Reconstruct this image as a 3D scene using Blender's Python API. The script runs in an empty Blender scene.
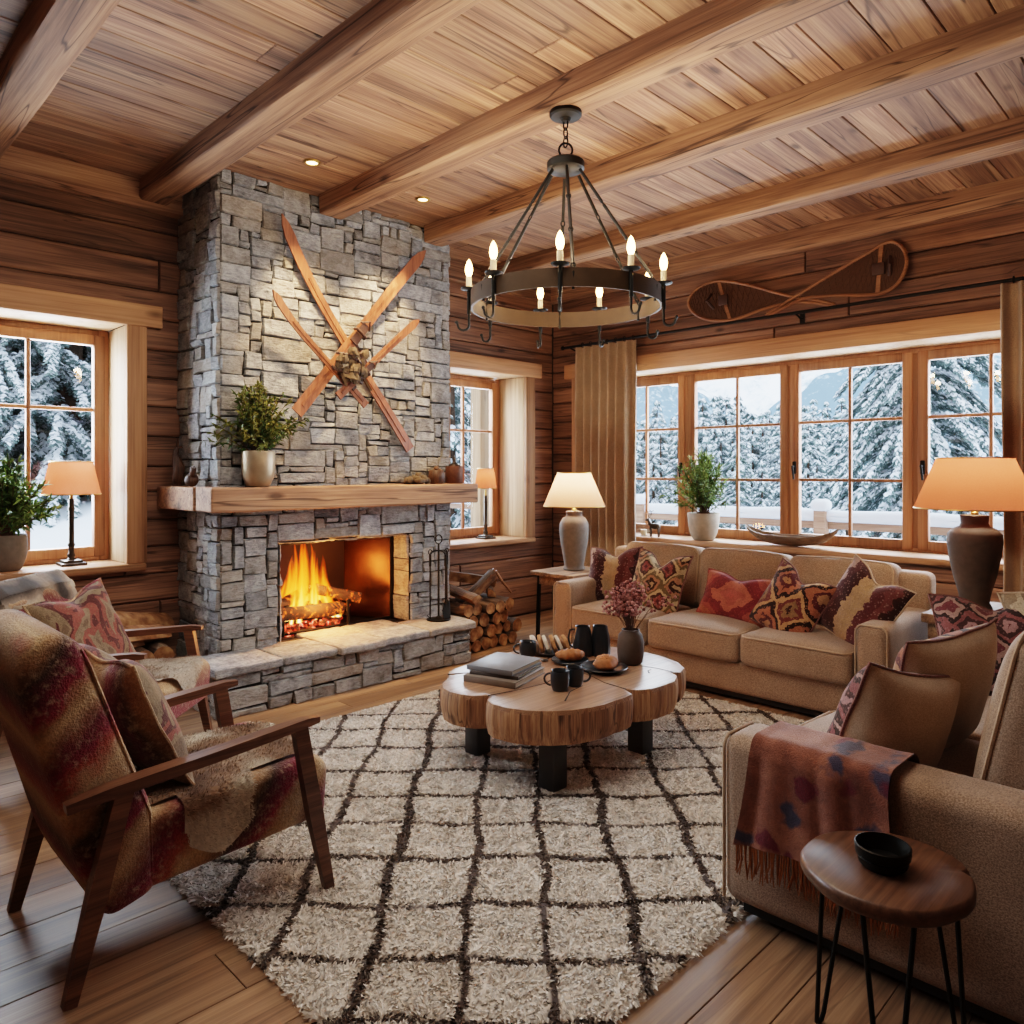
import bpy, bmesh, math, random
import numpy as np
from mathutils import Vector, Matrix, noise, Euler
PI = math.pi
R = random.Random(11)
NR = np.random.default_rng(5)
SC = bpy.context.scene
COL = SC.collection
rad = math.radians

# ------------------------------------------------------------------ mesh kit
class MB:
    def __init__(s):
        s.v = []; s.f = []; s.m = []; s.t = []; s.t2 = []
    def add(s, v, f, m=0, t=0.0, t2=0.0, M=None):
        b = len(s.v)
        if M is not None:
            v = [M @ Vector(p) for p in v]
        s.v += [tuple(p) for p in v]
        s.f += [tuple(i + b for i in q) for q in f]
        s.m += [m] * len(f)
        s.t += list(t) if hasattr(t, '__len__') else [t] * len(v)
        s.t2 += list(t2) if hasattr(t2, '__len__') else [t2] * len(v)
        return s
    def box(s, c, d, m=0, t=0.0, M=None, rz=0.0):
        x, y, z = d[0] / 2, d[1] / 2, d[2] / 2
        v = [Vector((a * x, b * y, e * z)) for a in (-1, 1) for b in (-1, 1) for e in (-1, 1)]
        if rz:
            Q = Matrix.Rotation(rz, 3, 'Z'); v = [Q @ p for p in v]
        v = [p + Vector(c) for p in v]
        return s.add(v, [(0, 1, 3, 2), (4, 6, 7, 5), (0, 4, 5, 1), (2, 3, 7, 6), (0, 2, 6, 4), (1, 5, 7, 3)], m, t, 0, M)
    def bx(s, x0, x1, y0, y1, z0, z1, m=0, t=0.0):
        return s.box(((x0 + x1) / 2, (y0 + y1) / 2, (z0 + z1) / 2), (x1 - x0, y1 - y0, z1 - z0), m, t)
    def bev(s, x0, x1, y0, y1, z0, z1, b=.006, m=0, t=0.0, M=None):
        """box with chamfered edges"""
        return s.rbox(((x0 + x1) / 2, (y0 + y1) / 2, (z0 + z1) / 2), (x1 - x0, y1 - y0, z1 - z0), b, 1, 0, m, t, M)
    def rbox(s, c, d, r, k=3, sub=0, m=0, t=0.0, M=None, fn=None):
        """rounded box; sub = extra divisions of the flat parts; fn bends the points"""
        h = [q / 2 for q in d]; r = min([r] + [q * .999 for q in h])
        ax = []
        for q in h:
            e = [-q + r * (1 - math.cos(PI / 2 * i / k)) for i in range(k + 1)] if k > 1 else [-q, -q + r]
            n = sub + 1
            mid = [(-q + r) + (2 * q - 2 * r) * i / n for i in range(1, n)]
            ax.append(e + mid + [-p for p in reversed(e)])
        idx = {}; V = []; F = []
        def vid(p):
            key = tuple(round(a, 6) for a in p)
            if key in idx: return idx[key]
            qv = Vector([max(-h[i] + r, min(h[i] - r, p[i])) for i in range(3)])
            w = Vector(p) - qv
            if k == 1:
                o = qv + w * 1.0
                nz = sum(1 for a in w if abs(a) > 1e-7)
                if nz > 1: o = qv + w * (.62 if nz == 2 else .5)
            else:
                o = qv + (w.normalized() * r if w.length > 1e-9 else w)
            idx[key] = len(V); V.append(o); return idx[key]
        for a in range(3):
            b, g = (a + 1) % 3, (a + 2) % 3
            for sg in (-1, 1):
                for i in range(len(ax[b]) - 1):
                    for j in range(len(ax[g]) - 1):
                        q = []
                        for (ii, jj) in ((i, j), (i + 1, j), (i + 1, j + 1), (i, j + 1)):
                            p = [0, 0, 0]; p[a] = sg * h[a]; p[b] = ax[b][ii]; p[g] = ax[g][jj]
                            q.append(vid(p))
                        if sg < 0: q.reverse()
                        if len(set(q)) > 2: F.append(tuple(dict.fromkeys(q)))
        if fn: V = [Vector(fn(p)) for p in V]
        V = [p + Vector(c) for p in V]
        return s.add(V, F, m, t, 0, M)
    def tube(s, path, r, n=8, closed=False, m=0, t=0.0, caps=True, M=None):
        P = [Vector(p) for p in path]; N = len(P)
        rr = list(r) if hasattr(r, '__len__') else [r] * N
        T = []
        for i in range(N):
            a = P[i - 1] if (i > 0 or closed) else P[i]
            b = P[(i + 1) % N] if (i < N - 1 or closed) else P[i]
            d = (b - a); T.append(d.normalized() if d.length > 1e-9 else Vector((0, 0, 1)))
        u = T[0].orthogonal().normalized(); V = []; F = []
        for i in range(N):
            u = (u - T[i] * u.dot(T[i]))
            u = u.normalized() if u.length > 1e-6 else T[i].orthogonal().normalized()
            w = T[i].cross(u)
            for j in range(n):
                a = 2 * PI * j / n
                V.append(P[i] + (u * math.cos(a) + w * math.sin(a)) * rr[i])
        for i in range(N if closed else N - 1):
            for j in range(n):
                a, b = i * n, ((i + 1) % N) * n
                F.append((a + j, a + (j + 1) % n, b + (j + 1) % n, b + j))
        if caps and not closed:
            F.append(tuple(range(n - 1, -1, -1))); F.append(tuple((N - 1) * n + j for j in range(n)))
        return s.add(V, F, m, t, 0, M)
    def bar(s, path, w, th, nrm, m=0, t=0.0, M=None):
        """flat bar swept along a path: w wide (list ok), th thick along nrm (vector or list)"""
        P = [Vector(p) for p in path]; N = len(P); V = []; F = []
        ww = list(w) if hasattr(w, '__len__') else [w] * N
        tt = list(th) if hasattr(th, '__len__') else [th] * N
        for i in range(N):
            T = (P[min(i + 1, N - 1)] - P[max(i - 1, 0)]).normalized()
            S = T.cross(Vector(nrm)).normalized(); Q = S.cross(T).normalized()
            for a, b in ((-1, -1), (1, -1), (1, 1), (-1, 1)):
                V.append(P[i] + S * (a * ww[i] / 2) + Q * (b * tt[i] / 2))
        for i in range(N - 1):
            for j in range(4):
                F.append((i * 4 + j, i * 4 + (j + 1) % 4, i * 4 + 4 + (j + 1) % 4, i * 4 + 4 + j))
        F.append((3, 2, 1, 0)); F.append(tuple((N - 1) * 4 + j for j in range(4)))
        return s.add(V, F, m, t, 0, M)
    def lathe(s, prof, n=32, c=(0, 0, 0), m=0, t=0.0, M=None, fn=None):
        V = []; F = []; K = len(prof)
        for (r, z) in prof:
            for j in range(n):
                a = 2 * PI * j / n
                q = r * (fn(a, z) if fn else 1)
                V.append((c[0] + q * math.cos(a), c[1] + q * math.sin(a), c[2] + z))
        for i in range(K - 1):
            for j in range(n):
                F.append((i * n + j, i * n + (j + 1) % n, i * n + n + (j + 1) % n, i * n + n + j))
        if prof[0][0] > 1e-5: F.append(tuple(range(n - 1, -1, -1)))
        if prof[-1][0] > 1e-5: F.append(tuple((K - 1) * n + j for j in range(n)))
        return s.add(V, F, m, t, 0, M)
    def grid(s, fn, nu, nv, m=0, t=None, keep=None, M=None):
        V = []; T = []; F = []
        for i in range(nu + 1):
            for j in range(nv + 1):
                V.append(fn(i / nu, j / nv)); T.append(t(i / nu, j / nv) if t else 0.0)
        for i in range(nu):
            for j in range(nv):
                if keep and not keep((i + .5) / nu, (j + .5) / nv): continue
                a = i * (nv + 1) + j
                F.append((a, a + nv + 1, a + nv + 2, a + 1))
        return s.add(V, F, m, T, 0, M)
    def blob(s, c, r, n=10, m=0, t=0.0, amp=.0, seed=0, M=None):
        rr = r if hasattr(r, '__len__') else (r, r, r); V = []; F = []
        for i in range(n + 1):
            th = PI * i / n
            for j in range(2 * n):
                ph = PI * j / n
                d = Vector((math.sin(th) * math.cos(ph), math.sin(th) * math.sin(ph), math.cos(th)))
                k = 1 + amp * noise.noise(d * 1.7 + Vector((seed, seed * .7, 3)))
                V.append((c[0] + d.x * rr[0] * k, c[1] + d.y * rr[1] * k, c[2] + d.z * rr[2] * k))
        for i in range(n):
            for j in range(2 * n):
                a, b = i * 2 * n, (i + 1) * 2 * n
                F.append((a + j, b + j, b + (j + 1) % (2 * n), a + (j + 1) % (2 * n)))
        return s.add(V, F, m, t, 0, M)
    def prism(s, poly, y0, y1, b=.03, seg=3, m=0, t=0.0, M=None):
        """(x,z) outline extruded along y with rounded edges"""
        bm = bmesh.new(); n = len(poly)
        A = [bm.verts.new((x, y0, z)) for x, z in poly]; B = [bm.verts.new((x, y1, z)) for x, z in poly]
        bm.faces.new(A); bm.faces.new(list(reversed(B)))
        for i in range(n):
            bm.faces.new((A[(i + 1) % n], A[i], B[i], B[(i + 1) % n]))
        bmesh.ops.recalc_face_normals(bm, faces=bm.faces)
        if b > 0: bmesh.ops.bevel(bm, geom=list(bm.edges), offset=b, segments=seg, profile=.5, affect='EDGES', clamp_overlap=True)
        bm.verts.index_update()
        v = [p.co.copy() for p in bm.verts]; f = [tuple(q.index for q in g.verts) for g in bm.faces]
        bm.free()
        return s.add(v, f, m, t, 0, M)

def finish(me, mats, sharp=40):
    for m in (mats if isinstance(mats, (list, tuple)) else [mats]): me.materials.append(m)
    me.polygons.foreach_set('use_smooth', [True] * len(me.polygons))
    if sharp: me.set_sharp_from_angle(angle=rad(sharp))
    me.update()

def mk(name, mb, mats, parent=None, loc=(0, 0, 0), sharp=40):
    me = bpy.data.meshes.new(name)
    me.from_pydata(mb.v, [], mb.f)
    me.polygons.foreach_set('material_index', mb.m)
    if any(mb.t):
        me.attributes.new('tone', 'FLOAT', 'POINT').data.foreach_set('value', mb.t)
    if any(mb.t2):
        me.attributes.new('tone2', 'FLOAT', 'POINT').data.foreach_set('value', mb.t2)
    finish(me, mats, sharp)
    o = bpy.data.objects.new(name, me); COL.objects.link(o); o.location = loc
    if parent is not None: o.parent = parent
    return o

def npmesh(name, V, Q, mats, tone=None, mi=None, parent=None, sharp=0):
    me = bpy.data.meshes.new(name)
    V = np.asarray(V, dtype=np.float32); Q = np.asarray(Q, dtype=np.int32)
    me.vertices.add(len(V)); me.vertices.foreach_set('co', V.ravel())
    me.loops.add(Q.size); me.loops.foreach_set('vertex_index', Q.ravel())
    me.polygons.add(len(Q)); me.polygons.foreach_set('loop_start', np.arange(len(Q), dtype=np.int32) * 4)
    if mi is not None: me.polygons.foreach_set('material_index', np.asarray(mi, dtype=np.int32))
    me.update(calc_edges=True); me.validate()
    if tone is not None:
        me.attributes.new('tone', 'FLOAT', 'POINT').data.foreach_set('value', np.asarray(tone, dtype=np.float32))
    finish(me, mats, sharp)
    o = bpy.data.objects.new(name, me); COL.objects.link(o)
    if parent is not None: o.parent = parent
    return o

def blades(P, D, S, L, W, bend=None):
    """N tapered strips: base P, direction D, side S, length L, width W, tip offset bend -> verts (6N), quads (2N)"""
    P, D, S = (np.asarray(a, float) for a in (P, D, S)); N = len(P)
    L = np.broadcast_to(np.asarray(L, float), (N,))[:, None]; W = np.broadcast_to(np.asarray(W, float), (N,))[:, None]
    bend = np.zeros((N, 3)) if bend is None else np.asarray(bend, float)
    V = np.empty((N, 6, 3))
    mid = P + D * L * .55 + bend * .3; tip = P + D * L + bend
    V[:, 0] = P - S * W * .35; V[:, 1] = P + S * W * .35
    V[:, 2] = mid - S * W * .5; V[:, 3] = mid + S * W * .5
    V[:, 4] = tip - S * W * .12; V[:, 5] = tip + S * W * .12
    b = (np.arange(N) * 6)[:, None]
    Q = np.concatenate([b + np.array([[0, 1, 3, 2]]), b + np.array([[2, 3, 5, 4]])], axis=1).reshape(-1, 4)
    return V.reshape(-1, 3), Q

def unit(a):
    return a / (np.linalg.norm(a, axis=1, keepdims=True) + 1e-9)

def thing(name, label, cat, loc=(0, 0, 0), rz=0.0, group=None):
    o = bpy.data.objects.new(name, None); COL.objects.link(o)
    o.empty_display_size = .1
    o.location = loc; o.rotation_euler = (0, 0, rz)
    return tag(o, label, cat, group)

def tag(o, label, cat, group=None, kind=None):
    o['label'] = label; o['category'] = cat
    if group: o['group'] = group
    if kind: o['kind'] = kind
    return o

def struct(o, label, cat):
    return tag(o, label, cat, None, 'structure')

KIDS = {}
def dup(root, loc=None, rot=None, label=None, group=None, scale=None):
    r = root.copy(); COL.objects.link(r)
    if loc is not None: r.location = loc
    if rot is not None: r.rotation_euler = rot
    if scale is not None: r.scale = scale if hasattr(scale, '__len__') else (scale,) * 3
    if label: r['label'] = label
    if group: r['group'] = group
    kids = [o for o in COL.objects if o.parent == root] if root not in KIDS else KIDS[root]
    for ch in kids:
        c = ch.copy(); COL.objects.link(c); c.parent = r
        for g in [o for o in COL.objects if o.parent == ch]:
            d = g.copy(); COL.objects.link(d); d.parent = c
    return r
# ------------------------------------------------------------------ materials
def H(h, k=1.0):
    c = [int(h[i:i + 2], 16) / 255 for i in (0, 2, 4)]
    return tuple((x / 12.92 if x <= .04045 else ((x + .055) / 1.055) ** 2.4) * k for x in c) + (1.0,)

class NT:
    def __init__(s, name):
        s.mat = bpy.data.materials.new(name); s.mat.use_nodes = True
        s.t = s.mat.node_tree; s.t.nodes.clear()
        s.out = s.t.nodes.new('ShaderNodeOutputMaterial')
    def n(s, typ, ins=None, **kw):
        o = s.t.nodes.new('ShaderNode' + typ)
        for k, v in kw.items(): setattr(o, k, v)
        for k, v in (ins or {}).items(): s.set(o.inputs[k], v)
        return o
    def set(s, sock, v):
        if isinstance(v, bpy.types.NodeSocket): s.t.links.new(v, sock)
        elif isinstance(v, bpy.types.Node): s.t.links.new(v.outputs[0], sock)
        else: sock.default_value = v
    def math(s, op, a, b=0.0, c=0.0, clamp=False):
        o = s.n('Math', {0: a, 1: b, 2: c}, operation=op); o.use_clamp = clamp
        return o.outputs[0]
    def obj(s): return s.n('TexCoord').outputs['Object']
    def attr(s, name='tone'): return s.n('Attribute', attribute_name=name).outputs['Fac']
    def map(s, v, scale=(1, 1, 1), loc=(0, 0, 0), rot=(0, 0, 0)):
        return s.n('Mapping', {'Vector': v, 'Scale': scale, 'Location': loc, 'Rotation': rot}).outputs[0]
    def noise(s, v, scale=5, detail=4, rough=.5, dist=0):
        return s.n('TexNoise', {'Vector': v, 'Scale': scale, 'Detail': detail, 'Roughness': rough, 'Distortion': dist}).outputs[0]
    def voro(s, v, scale=5, feature='F1', out='Distance', rnd=1.0):
        return s.n('TexVoronoi', {'Vector': v, 'Scale': scale, 'Randomness': rnd}, feature=feature).outputs[out]
    def wave(s, v, scale=5, dist=0, detail=2, dscale=1, bd='X', prof='SIN'):
        return s.n('TexWave', {'Vector': v, 'Scale': scale, 'Distortion': dist, 'Detail': detail, 'Detail Scale': dscale}, wave_type='BANDS', bands_direction=bd, wave_profile=prof).outputs[1]
    def ramp(s, f, stops, mode='LINEAR'):
        o = s.n('ValToRGB', {'Fac': f}); e = o.color_ramp; e.interpolation = mode
        while len(e.elements) > 1: e.elements.remove(e.elements[-1])
        for i, (p, c) in enumerate(stops):
            q = e.elements[0] if i == 0 else e.elements.new(p)
            q.position = p; q.color = (c, c, c, 1) if isinstance(c, (int, float)) else (H(c) if isinstance(c, str) else c)
        return o.outputs[0]
    def mix(s, f, a, b, mode='MIX'):
        o = s.n('Mix', {}, data_type='RGBA', blend_type=mode)
        s.set(o.inputs[0], f); s.set(o.inputs[6], H(a) if isinstance(a, str) else a); s.set(o.inputs[7], H(b) if isinstance(b, str) else b)
        return o.outputs[2]
    def sep(s, v):
        o = s.n('SeparateXYZ', {0: v}); return o.outputs[0], o.outputs[1], o.outputs[2]
    def comb(s, x=0.0, y=0.0, z=0.0):
        return s.n('CombineXYZ', {0: x, 1: y, 2: z}).outputs[0]
    def bump(s, h, st=.3, dist=.01):
        return s.n('Bump', {'Height': h, 'Strength': st, 'Distance': dist}).outputs[0]
    def gain(s, c, f):
        return s.n('HueSaturation', {'Color': c, 'Value': f}).outputs[0]
    def bsdf(s, col, rough=.6, nrm=None, **kw):
        i = {'Base Color': H(col) if isinstance(col, str) else col, 'Roughness': rough}
        if nrm is not None: i['Normal'] = nrm
        i.update(kw)
        b = s.n('BsdfPrincipled', i)
        s.t.links.new(b.outputs[0], s.out.inputs[0]); return s.mat

def wood(name, cols, axis='X', sc=1.0, rough=.62, bump=.35, blotch=.5, knots=True, crack=.6, spec=.35, tvar=.55, sat=.84):
    """grain along an axis, tone attribute shifts each board"""
    s = NT(name); v = s.obj(); tn = s.attr()
    off = s.comb(s.math('MULTIPLY', tn, 31.0), s.math('MULTIPLY', tn, 17.0), s.math('MULTIPLY', tn, 23.0))
    v = s.n('VectorMath', {0: v, 1: off}, operation='ADD').outputs[0]
    lo, hi = .9 * sc, 11 * sc
    g = {'X': (lo, hi, hi), 'Y': (hi, lo, hi), 'Z': (hi, hi, lo)}[axis]
    gv = s.map(v, g)
    n1 = s.noise(gv, 1.0, 5, .6, .6)
    n2 = s.noise(s.map(v, tuple(q * (1.3 if q < 2 * sc else 5) for q in g)), 1.0, 3, .6, .2)
    n3 = s.noise(s.map(v, tuple(q * (2.2 if q < 2 * sc else 13) for q in g)), 1.0, 3, .7, .1)
    f = s.math('ADD', s.math('MULTIPLY', n1, .46), s.math('ADD', s.math('MULTIPLY', n2, .30), s.math('MULTIPLY', n3, .24)))
    c = s.ramp(f, [(.32, cols[0]), (.47, cols[1]), (.64, cols[2])])
    if blotch:
        b = s.noise(s.map(v, tuple(q * .35 for q in g)), 1.0, 3, .5)
        c = s.gain(c, s.math('MULTIPLY_ADD', b, blotch * 1.6, 1 - blotch * .8))
    if crack:
        ck = s.noise(s.map(v, tuple(q * (.6 if q < 2 * sc else 2.2) for q in g), (3, 7, 1)), 1.0, 2, .5, .8)
        k = s.ramp(ck, [(.30, 1.0), (.36, 0.0)])
        c = s.mix(s.math('MULTIPLY', k, crack), c, cols[0])
        cl = s.noise(s.map(v, tuple(q * (.5 if q < 2 * sc else .8) for q in g), (9, 2, 5)), 1.0, 2, .5, .3)
        kl = s.ramp(s.math('ABSOLUTE', s.math('SUBTRACT', cl, .47)), [(.002, 1.0), (.009, 0.0)])
        c = s.mix(s.math('MULTIPLY', kl, crack), c, tuple(q * .4 for q in H(cols[0])[:3]) + (1,))
    if knots:
        kv = s.voro(s.map(v, tuple(q * (2.2 if q < 2 * sc else .45) for q in g)), 1.0)
        kk = s.ramp(kv, [(.05, 1.0), (.13, 0.0)])
        c = s.mix(s.math('MULTIPLY', kk, .75), c, tuple(q * .35 for q in H(cols[0])[:3]) + (1,))
    c = s.gain(c, s.math('MULTIPLY_ADD', tn, tvar, 1 - tvar * .45))
    c = s.n('HueSaturation', {'Color': c, 'Saturation': sat, 'Hue': .502}).outputs[0]
    return s.bsdf(c, rough, s.bump(f, bump, .008), **{'Specular IOR Level': spec})

def stone(name, cols, sc=1.0):
    s = NT(name); v = s.obj(); tn = s.attr()
    off = s.comb(s.math('MULTIPLY', tn, 13.0), s.math('MULTIPLY', tn, 9.0), s.math('MULTIPLY', tn, 21.0))
    v = s.n('VectorMath', {0: v, 1: off}, operation='ADD').outputs[0]
    a = s.noise(v, 9 * sc, 6, .65, .4); b = s.noise(s.map(v, (1, 1, 3)), 26 * sc, 5, .7)
    c = s.ramp(s.math('ADD', s.math('MULTIPLY', a, .55), s.math('MULTIPLY', b, .45)), [(.34, cols[0]), (.46, cols[1]), (.57, cols[2]), (.72, cols[3])])
    warm = s.ramp(s.math('FRACT', s.math('MULTIPLY', tn, 7.3)), [(.35, 0.0), (1.0, .6)])
    c = s.mix(warm, c, s.mix(.6, c, cols[4], 'MIX'))
    c = s.gain(c, s.math('MULTIPLY_ADD', tn, .42, .76))
    h = s.math('ADD', s.math('MULTIPLY', a, .6), s.math('MULTIPLY', b, .5))
    return s.bsdf(c, .85, s.bump(h, 1.0, .03), **{'Specular IOR Level': .25})

def fabric(name, c1, c2, sc=190, bump=.5, rough=.95, sheen=.25):
    s = NT(name); v = s.obj()
    a = s.noise(s.map(v, (1, 1, 1)), sc, 2, .6); b = s.noise(v, 7, 3, .5); w = s.noise(s.map(v, (.35, 1, 1.6)), sc * 1.3, 2, .6)
    f = s.math('ADD', s.math('MULTIPLY', a, .5), s.math('MULTIPLY', w, .5))
    c = s.mix(s.ramp(f, [(.38, 0.0), (.62, 1.0)]), c1, c2)
    c = s.gain(c, s.math('MULTIPLY_ADD', b, .5, .75))
    return s.bsdf(c, rough, s.bump(f, bump, .004), **{'Sheen Weight': sheen, 'Sheen Roughness': .5, 'Specular IOR Level': .2})

def plain(name, col, rough=.5, metal=0.0, var=.25, sc=20, bump=.1, **kw):
    s = NT(name); n = s.noise(s.obj(), sc, 4, .6)
    c = s.gain(H(col) if isinstance(col, str) else col, s.math('MULTIPLY_ADD', n, var * 2, 1 - var))
    return s.bsdf(c, rough, s.bump(n, bump, .004), Metallic=metal, **kw)

def kilim(name, kind, pal, sc=1.0):
    """woven cushion pattern in the cushion's own plane (x across, y up)"""
    s = NT(name); v = s.obj(); wn = s.n('TexNoise', {'Vector': v, 'Scale': 11.0, 'Detail': 3.0}).outputs['Color']
    vw = s.n('VectorMath', {0: v, 1: s.n('VectorMath', {0: s.n('VectorMath', {0: wn, 1: (-.5, -.5, -.5)}, operation='ADD').outputs[0], 1: (.11, .11, .11)}, operation='MULTIPLY').outputs[0]}, operation='ADD').outputs[0]
    x, y, z = s.sep(vw); wob = s.noise(v, 26, 3, .65)
    if kind == 'stripe':
        f = s.math('ADD', s.math('MULTIPLY', x, 1.55 * sc), s.math('MULTIPLY', wob, .10))
        f = s.math('ADD', f, s.math('MULTIPLY', s.math('PINGPONG', y, .05), .7))
        f = s.math('FRACT', s.math('ADD', f, 2.43))
    elif kind == 'medallion':
        ax = s.math('PINGPONG', s.math('ADD', x, 5.0), .13 / sc); ay = s.math('PINGPONG', s.math('ADD', y, 5.0), .16 / sc)
        f = s.math('ADD', s.math('MULTIPLY', s.math('ADD', ax, ay), 3.3 * sc), s.math('MULTIPLY', wob, .16))
        f = s.math('FRACT', s.math('ADD', f, .05))
    elif kind == 'diamond':
        ax = s.math('ABSOLUTE', x); ay = s.math('ABSOLUTE', y)
        f = s.math('ADD', s.math('MULTIPLY', s.math('ADD', ax, s.math('MULTIPLY', ay, 1.5)), 2.2 * sc), s.math('MULTIPLY', wob, .13))
        f = s.math('FRACT', f)
    else:  # mottled motif
        q = s.noise(s.map(v, (1.0, .8, 1)), 7.5 * sc, 2, .55, .8)
        f = s.math('FRACT', s.math('ADD', s.math('MULTIPLY', q, 1.9), s.math('MULTIPLY', s.math('PINGPONG', s.math('ADD', x, y), .07), 1.2)))
    n = len(pal)
    c = s.ramp(f, [(i / n, p) for i, p in enumerate(pal)], 'CONSTANT')
    fine = s.noise(v, 150, 2, .6); dots = s.voro(v, 55)
    c = s.mix(s.ramp(dots, [(.18, .5), (.32, 0.0)]), c, pal[1])
    c = s.gain(c, s.math('MULTIPLY_ADD', s.math('ADD', fine, s.math('MULTIPLY', s.noise(v, 14, 3, .6), .8)), .80, .0))
    c = s.n('HueSaturation', {'Color': c, 'Saturation': .85}).outputs[0]
    return s.bsdf(c, .95, s.bump(fine, .6, .004), **{'Sheen Weight': .15, 'Specular IOR Level': .15})

M = {}
M['wall'] = wood('log_wall_wood', ('2e1c10', '6e4730', '9a6844'), 'X', 1.0, .7, .35, .55, True, .6)
M['wallb'] = wood('log_wall_wood_b', ('2e1c10', '6e4730', '9a6844'), 'Y', 1.0, .7, .35, .55, True, .6)
M['ceil'] = wood('ceiling_board_wood', ('3c2516', '80553a', 'b08258'), 'X', .9, .7, .3, .6, True, .7)
M['floor'] = wood('floor_oak', ('46301c', '7a5638', 'a07a52'), 'X', .8, .45, .12, .45, True, .35, .4, .40)
M['beam'] = wood('beam_wood', ('3e2718', '805536', 'ae7c50'), 'Y', .8, .75, .6, .6, True, .8)
M['beamx'] = wood('beam_wood_x', ('4a2e1c', '86593a', 'b28258'), 'X', .8, .75, .6, .6, True, .8)
M['trimz'] = wood('casing_wood_z', ('74451f', 'a9703e', 'c48c56'), 'Z', .7, .6, .2, .35, True, .3)
M['trimx'] = wood('casing_wood_x', ('74451f', 'a9703e', 'c48c56'), 'X', .7, .6, .2, .35, True, .3)
M['trimy'] = wood('casing_wood_y', ('74451f', 'a9703e', 'c48c56'), 'Y', .7, .6, .2, .35, True, .3)
M['palez'] = wood('pale_lining_wood', ('7a5636', 'ad875c', 'c9a67a'), 'Z', .7, .6, .15, .3, True, .3)
M['sashw'] = wood('sash_wood', ('6d3f20', '9a6034', 'b5794a'), 'Z', .6, .5, .1, .2, False, .0)
M['oak'] = wood('chair_walnut', ('2e180d', '5c331b', '81502c'), 'X', 1.6, .38, .1, .4, False, .2)
M['slab'] = wood('slab_top_wood', ('46291a', '855a3a', 'b0845c'), 'X', .9, .3, .25, .5, True, .5, .6)
M['slabside'] = wood('slab_side_wood', ('3a2010', '8a5730', 'c48f58'), 'Z', 1.3, .6, .6, .5, True, .7)
M['rustic'] = wood('rustic_table_wood', ('3c2617', '7d5838', 'a88660'), 'X', 1.2, .6, .3, .5, True, .6)
M['roundwood'] = wood('round_table_wood', ('30190d', '5e3820', '825432'), 'X', 1.2, .36, .12, .5, False, .3, .5)
M['ski'] = wood('ski_wood', ('4a1c0a', '84401a', 'a85c2c'), 'Z', 1.2, .35, .1, .4, False, .2)
M['skidark'] = wood('ski_wood_dark', ('3c1a14', '6d3020', '8c4630'), 'Z', 1.2, .4, .1, .4, False, .2)
M['ash'] = wood('bent_ash', ('5a2f12', '94561f', 'b5763a'), 'Y', 2.0, .45, .1, .3, False, .0)
M['bark'] = wood('log_bark', ('20140c', '4a3322', '6d5138'), 'Y', 1.8, .9, .9, .5, False, .6)
M['carved'] = wood('carved_wood', ('1e110a', '4a2a17', '6b4326'), 'Z', 3.0, .5, .3, .4, False, .3)
M['bowlwood'] = wood('dough_bowl_wood', ('3c2a1c', '7a5a3e', 'a4825c'), 'Y', 2.0, .65, .4, .5, False, .5)
M['stone'] = stone('field_stone', ('525456', '888a8d', 'a9acad', 'c8c8c4', 'a89270'))
M['slabstone'] = stone('hearth_slab_stone', ('606062', '8c8c8e', 'ababaa', 'c8c3ba', 'a8927a'), 1.3)
M['mortar'] = plain('mortar', '2c2823', .95)
M['sofa'] = fabric('sofa_linen', '75604f', 'a68d78', 190, .5)
M['sofad'] = fabric('sofa_piping', '98816a', 'b8a08a', 260, .2)
M['tan'] = fabric('cushion_back_linen', 'a08c76', 'c0ab94', 260, .25)
M['curtain'] = fabric('curtain_linen', '7d6652', 'a48a70', 220, .3)
M['black'] = plain('black_iron', '15130f', .5, .7, .4, 14)
M['lamplit_iron'] = plain('ring_iron_lamplit', '3c2c1c', .5, .6, .4, 14)  # black iron ring, warm candle glow put into its base colour
M['pewter'] = plain('dark_bronze', '4a4038', .35, .9, .3, 10)
M['steel'] = plain('blackened_steel_leg', '302d2b', .55, .2, .35, 10)
M['dark'] = plain('dark_plinth_and_shade', '120d0a', .7)
M['mug'] = plain('dark_glazed_stoneware', '23262a', .3, 0, .4, 30)
M['coffee'] = plain('coffee', '160a04', .15)
M['ceramic'] = plain('grey_stoneware', '6a625a', .75, 0, .4, 26, .4)
M['ceramicd'] = plain('brown_grey_stoneware', '4a3e35', .75, 0, .45, 24, .4)
M['stonepot'] = plain('pale_stone_pot', '9a8f80', .7, 0, .4, 18, .4)
M['metalpot'] = plain('brushed_metal_pot', 'a8957c', .42, .55, .35, 12, .2)
M['brass'] = plain('brass', 'b08a4a', .35, .9, .1)
M['cream'] = plain('candle_sleeve', 'd8c09a', .6)
M['copper'] = plain('rust_canister', '5a3626', .6, .3, .6, 40, .4)
M['moss'] = plain('dried_moss', '4e4030', .95, 0, .6, 60, .8)
M['wicker'] = plain('bark_basket', '6b4a30', .9, 0, .6, 60, .6)
M['web'] = plain('rawhide_webbing', '4a2d18', .7, 0, .4, 60)
M['leather'] = plain('old_leather', '3a2014', .55, 0, .5, 30, .3)
M['paper'] = plain('book_pages', 'cfc3ab', .85, 0, .15, 90, .3)
M['book1'] = plain('slate_book_cover', '6f7276', .45, 0, .35, 12)
M['book2'] = plain('brown_book_cover', '4f4640', .55, 0, .3, 12)
M['book3'] = plain('taupe_book_cover', '75685c', .55, 0, .3, 12)
M['pastry'] = plain('baked_pastry', 'a4683a', .6, 0, .6, 45, .6)
M['sugar'] = plain('sugared_loaf', 'd8cdbe', .9, 0, .25, 40, .5)
M['crumb'] = plain('loaf_crumb', 'b3835a', .9, 0, .3, 60, .5)
M['twig'] = plain('twig', '4a3020', .85)
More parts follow.
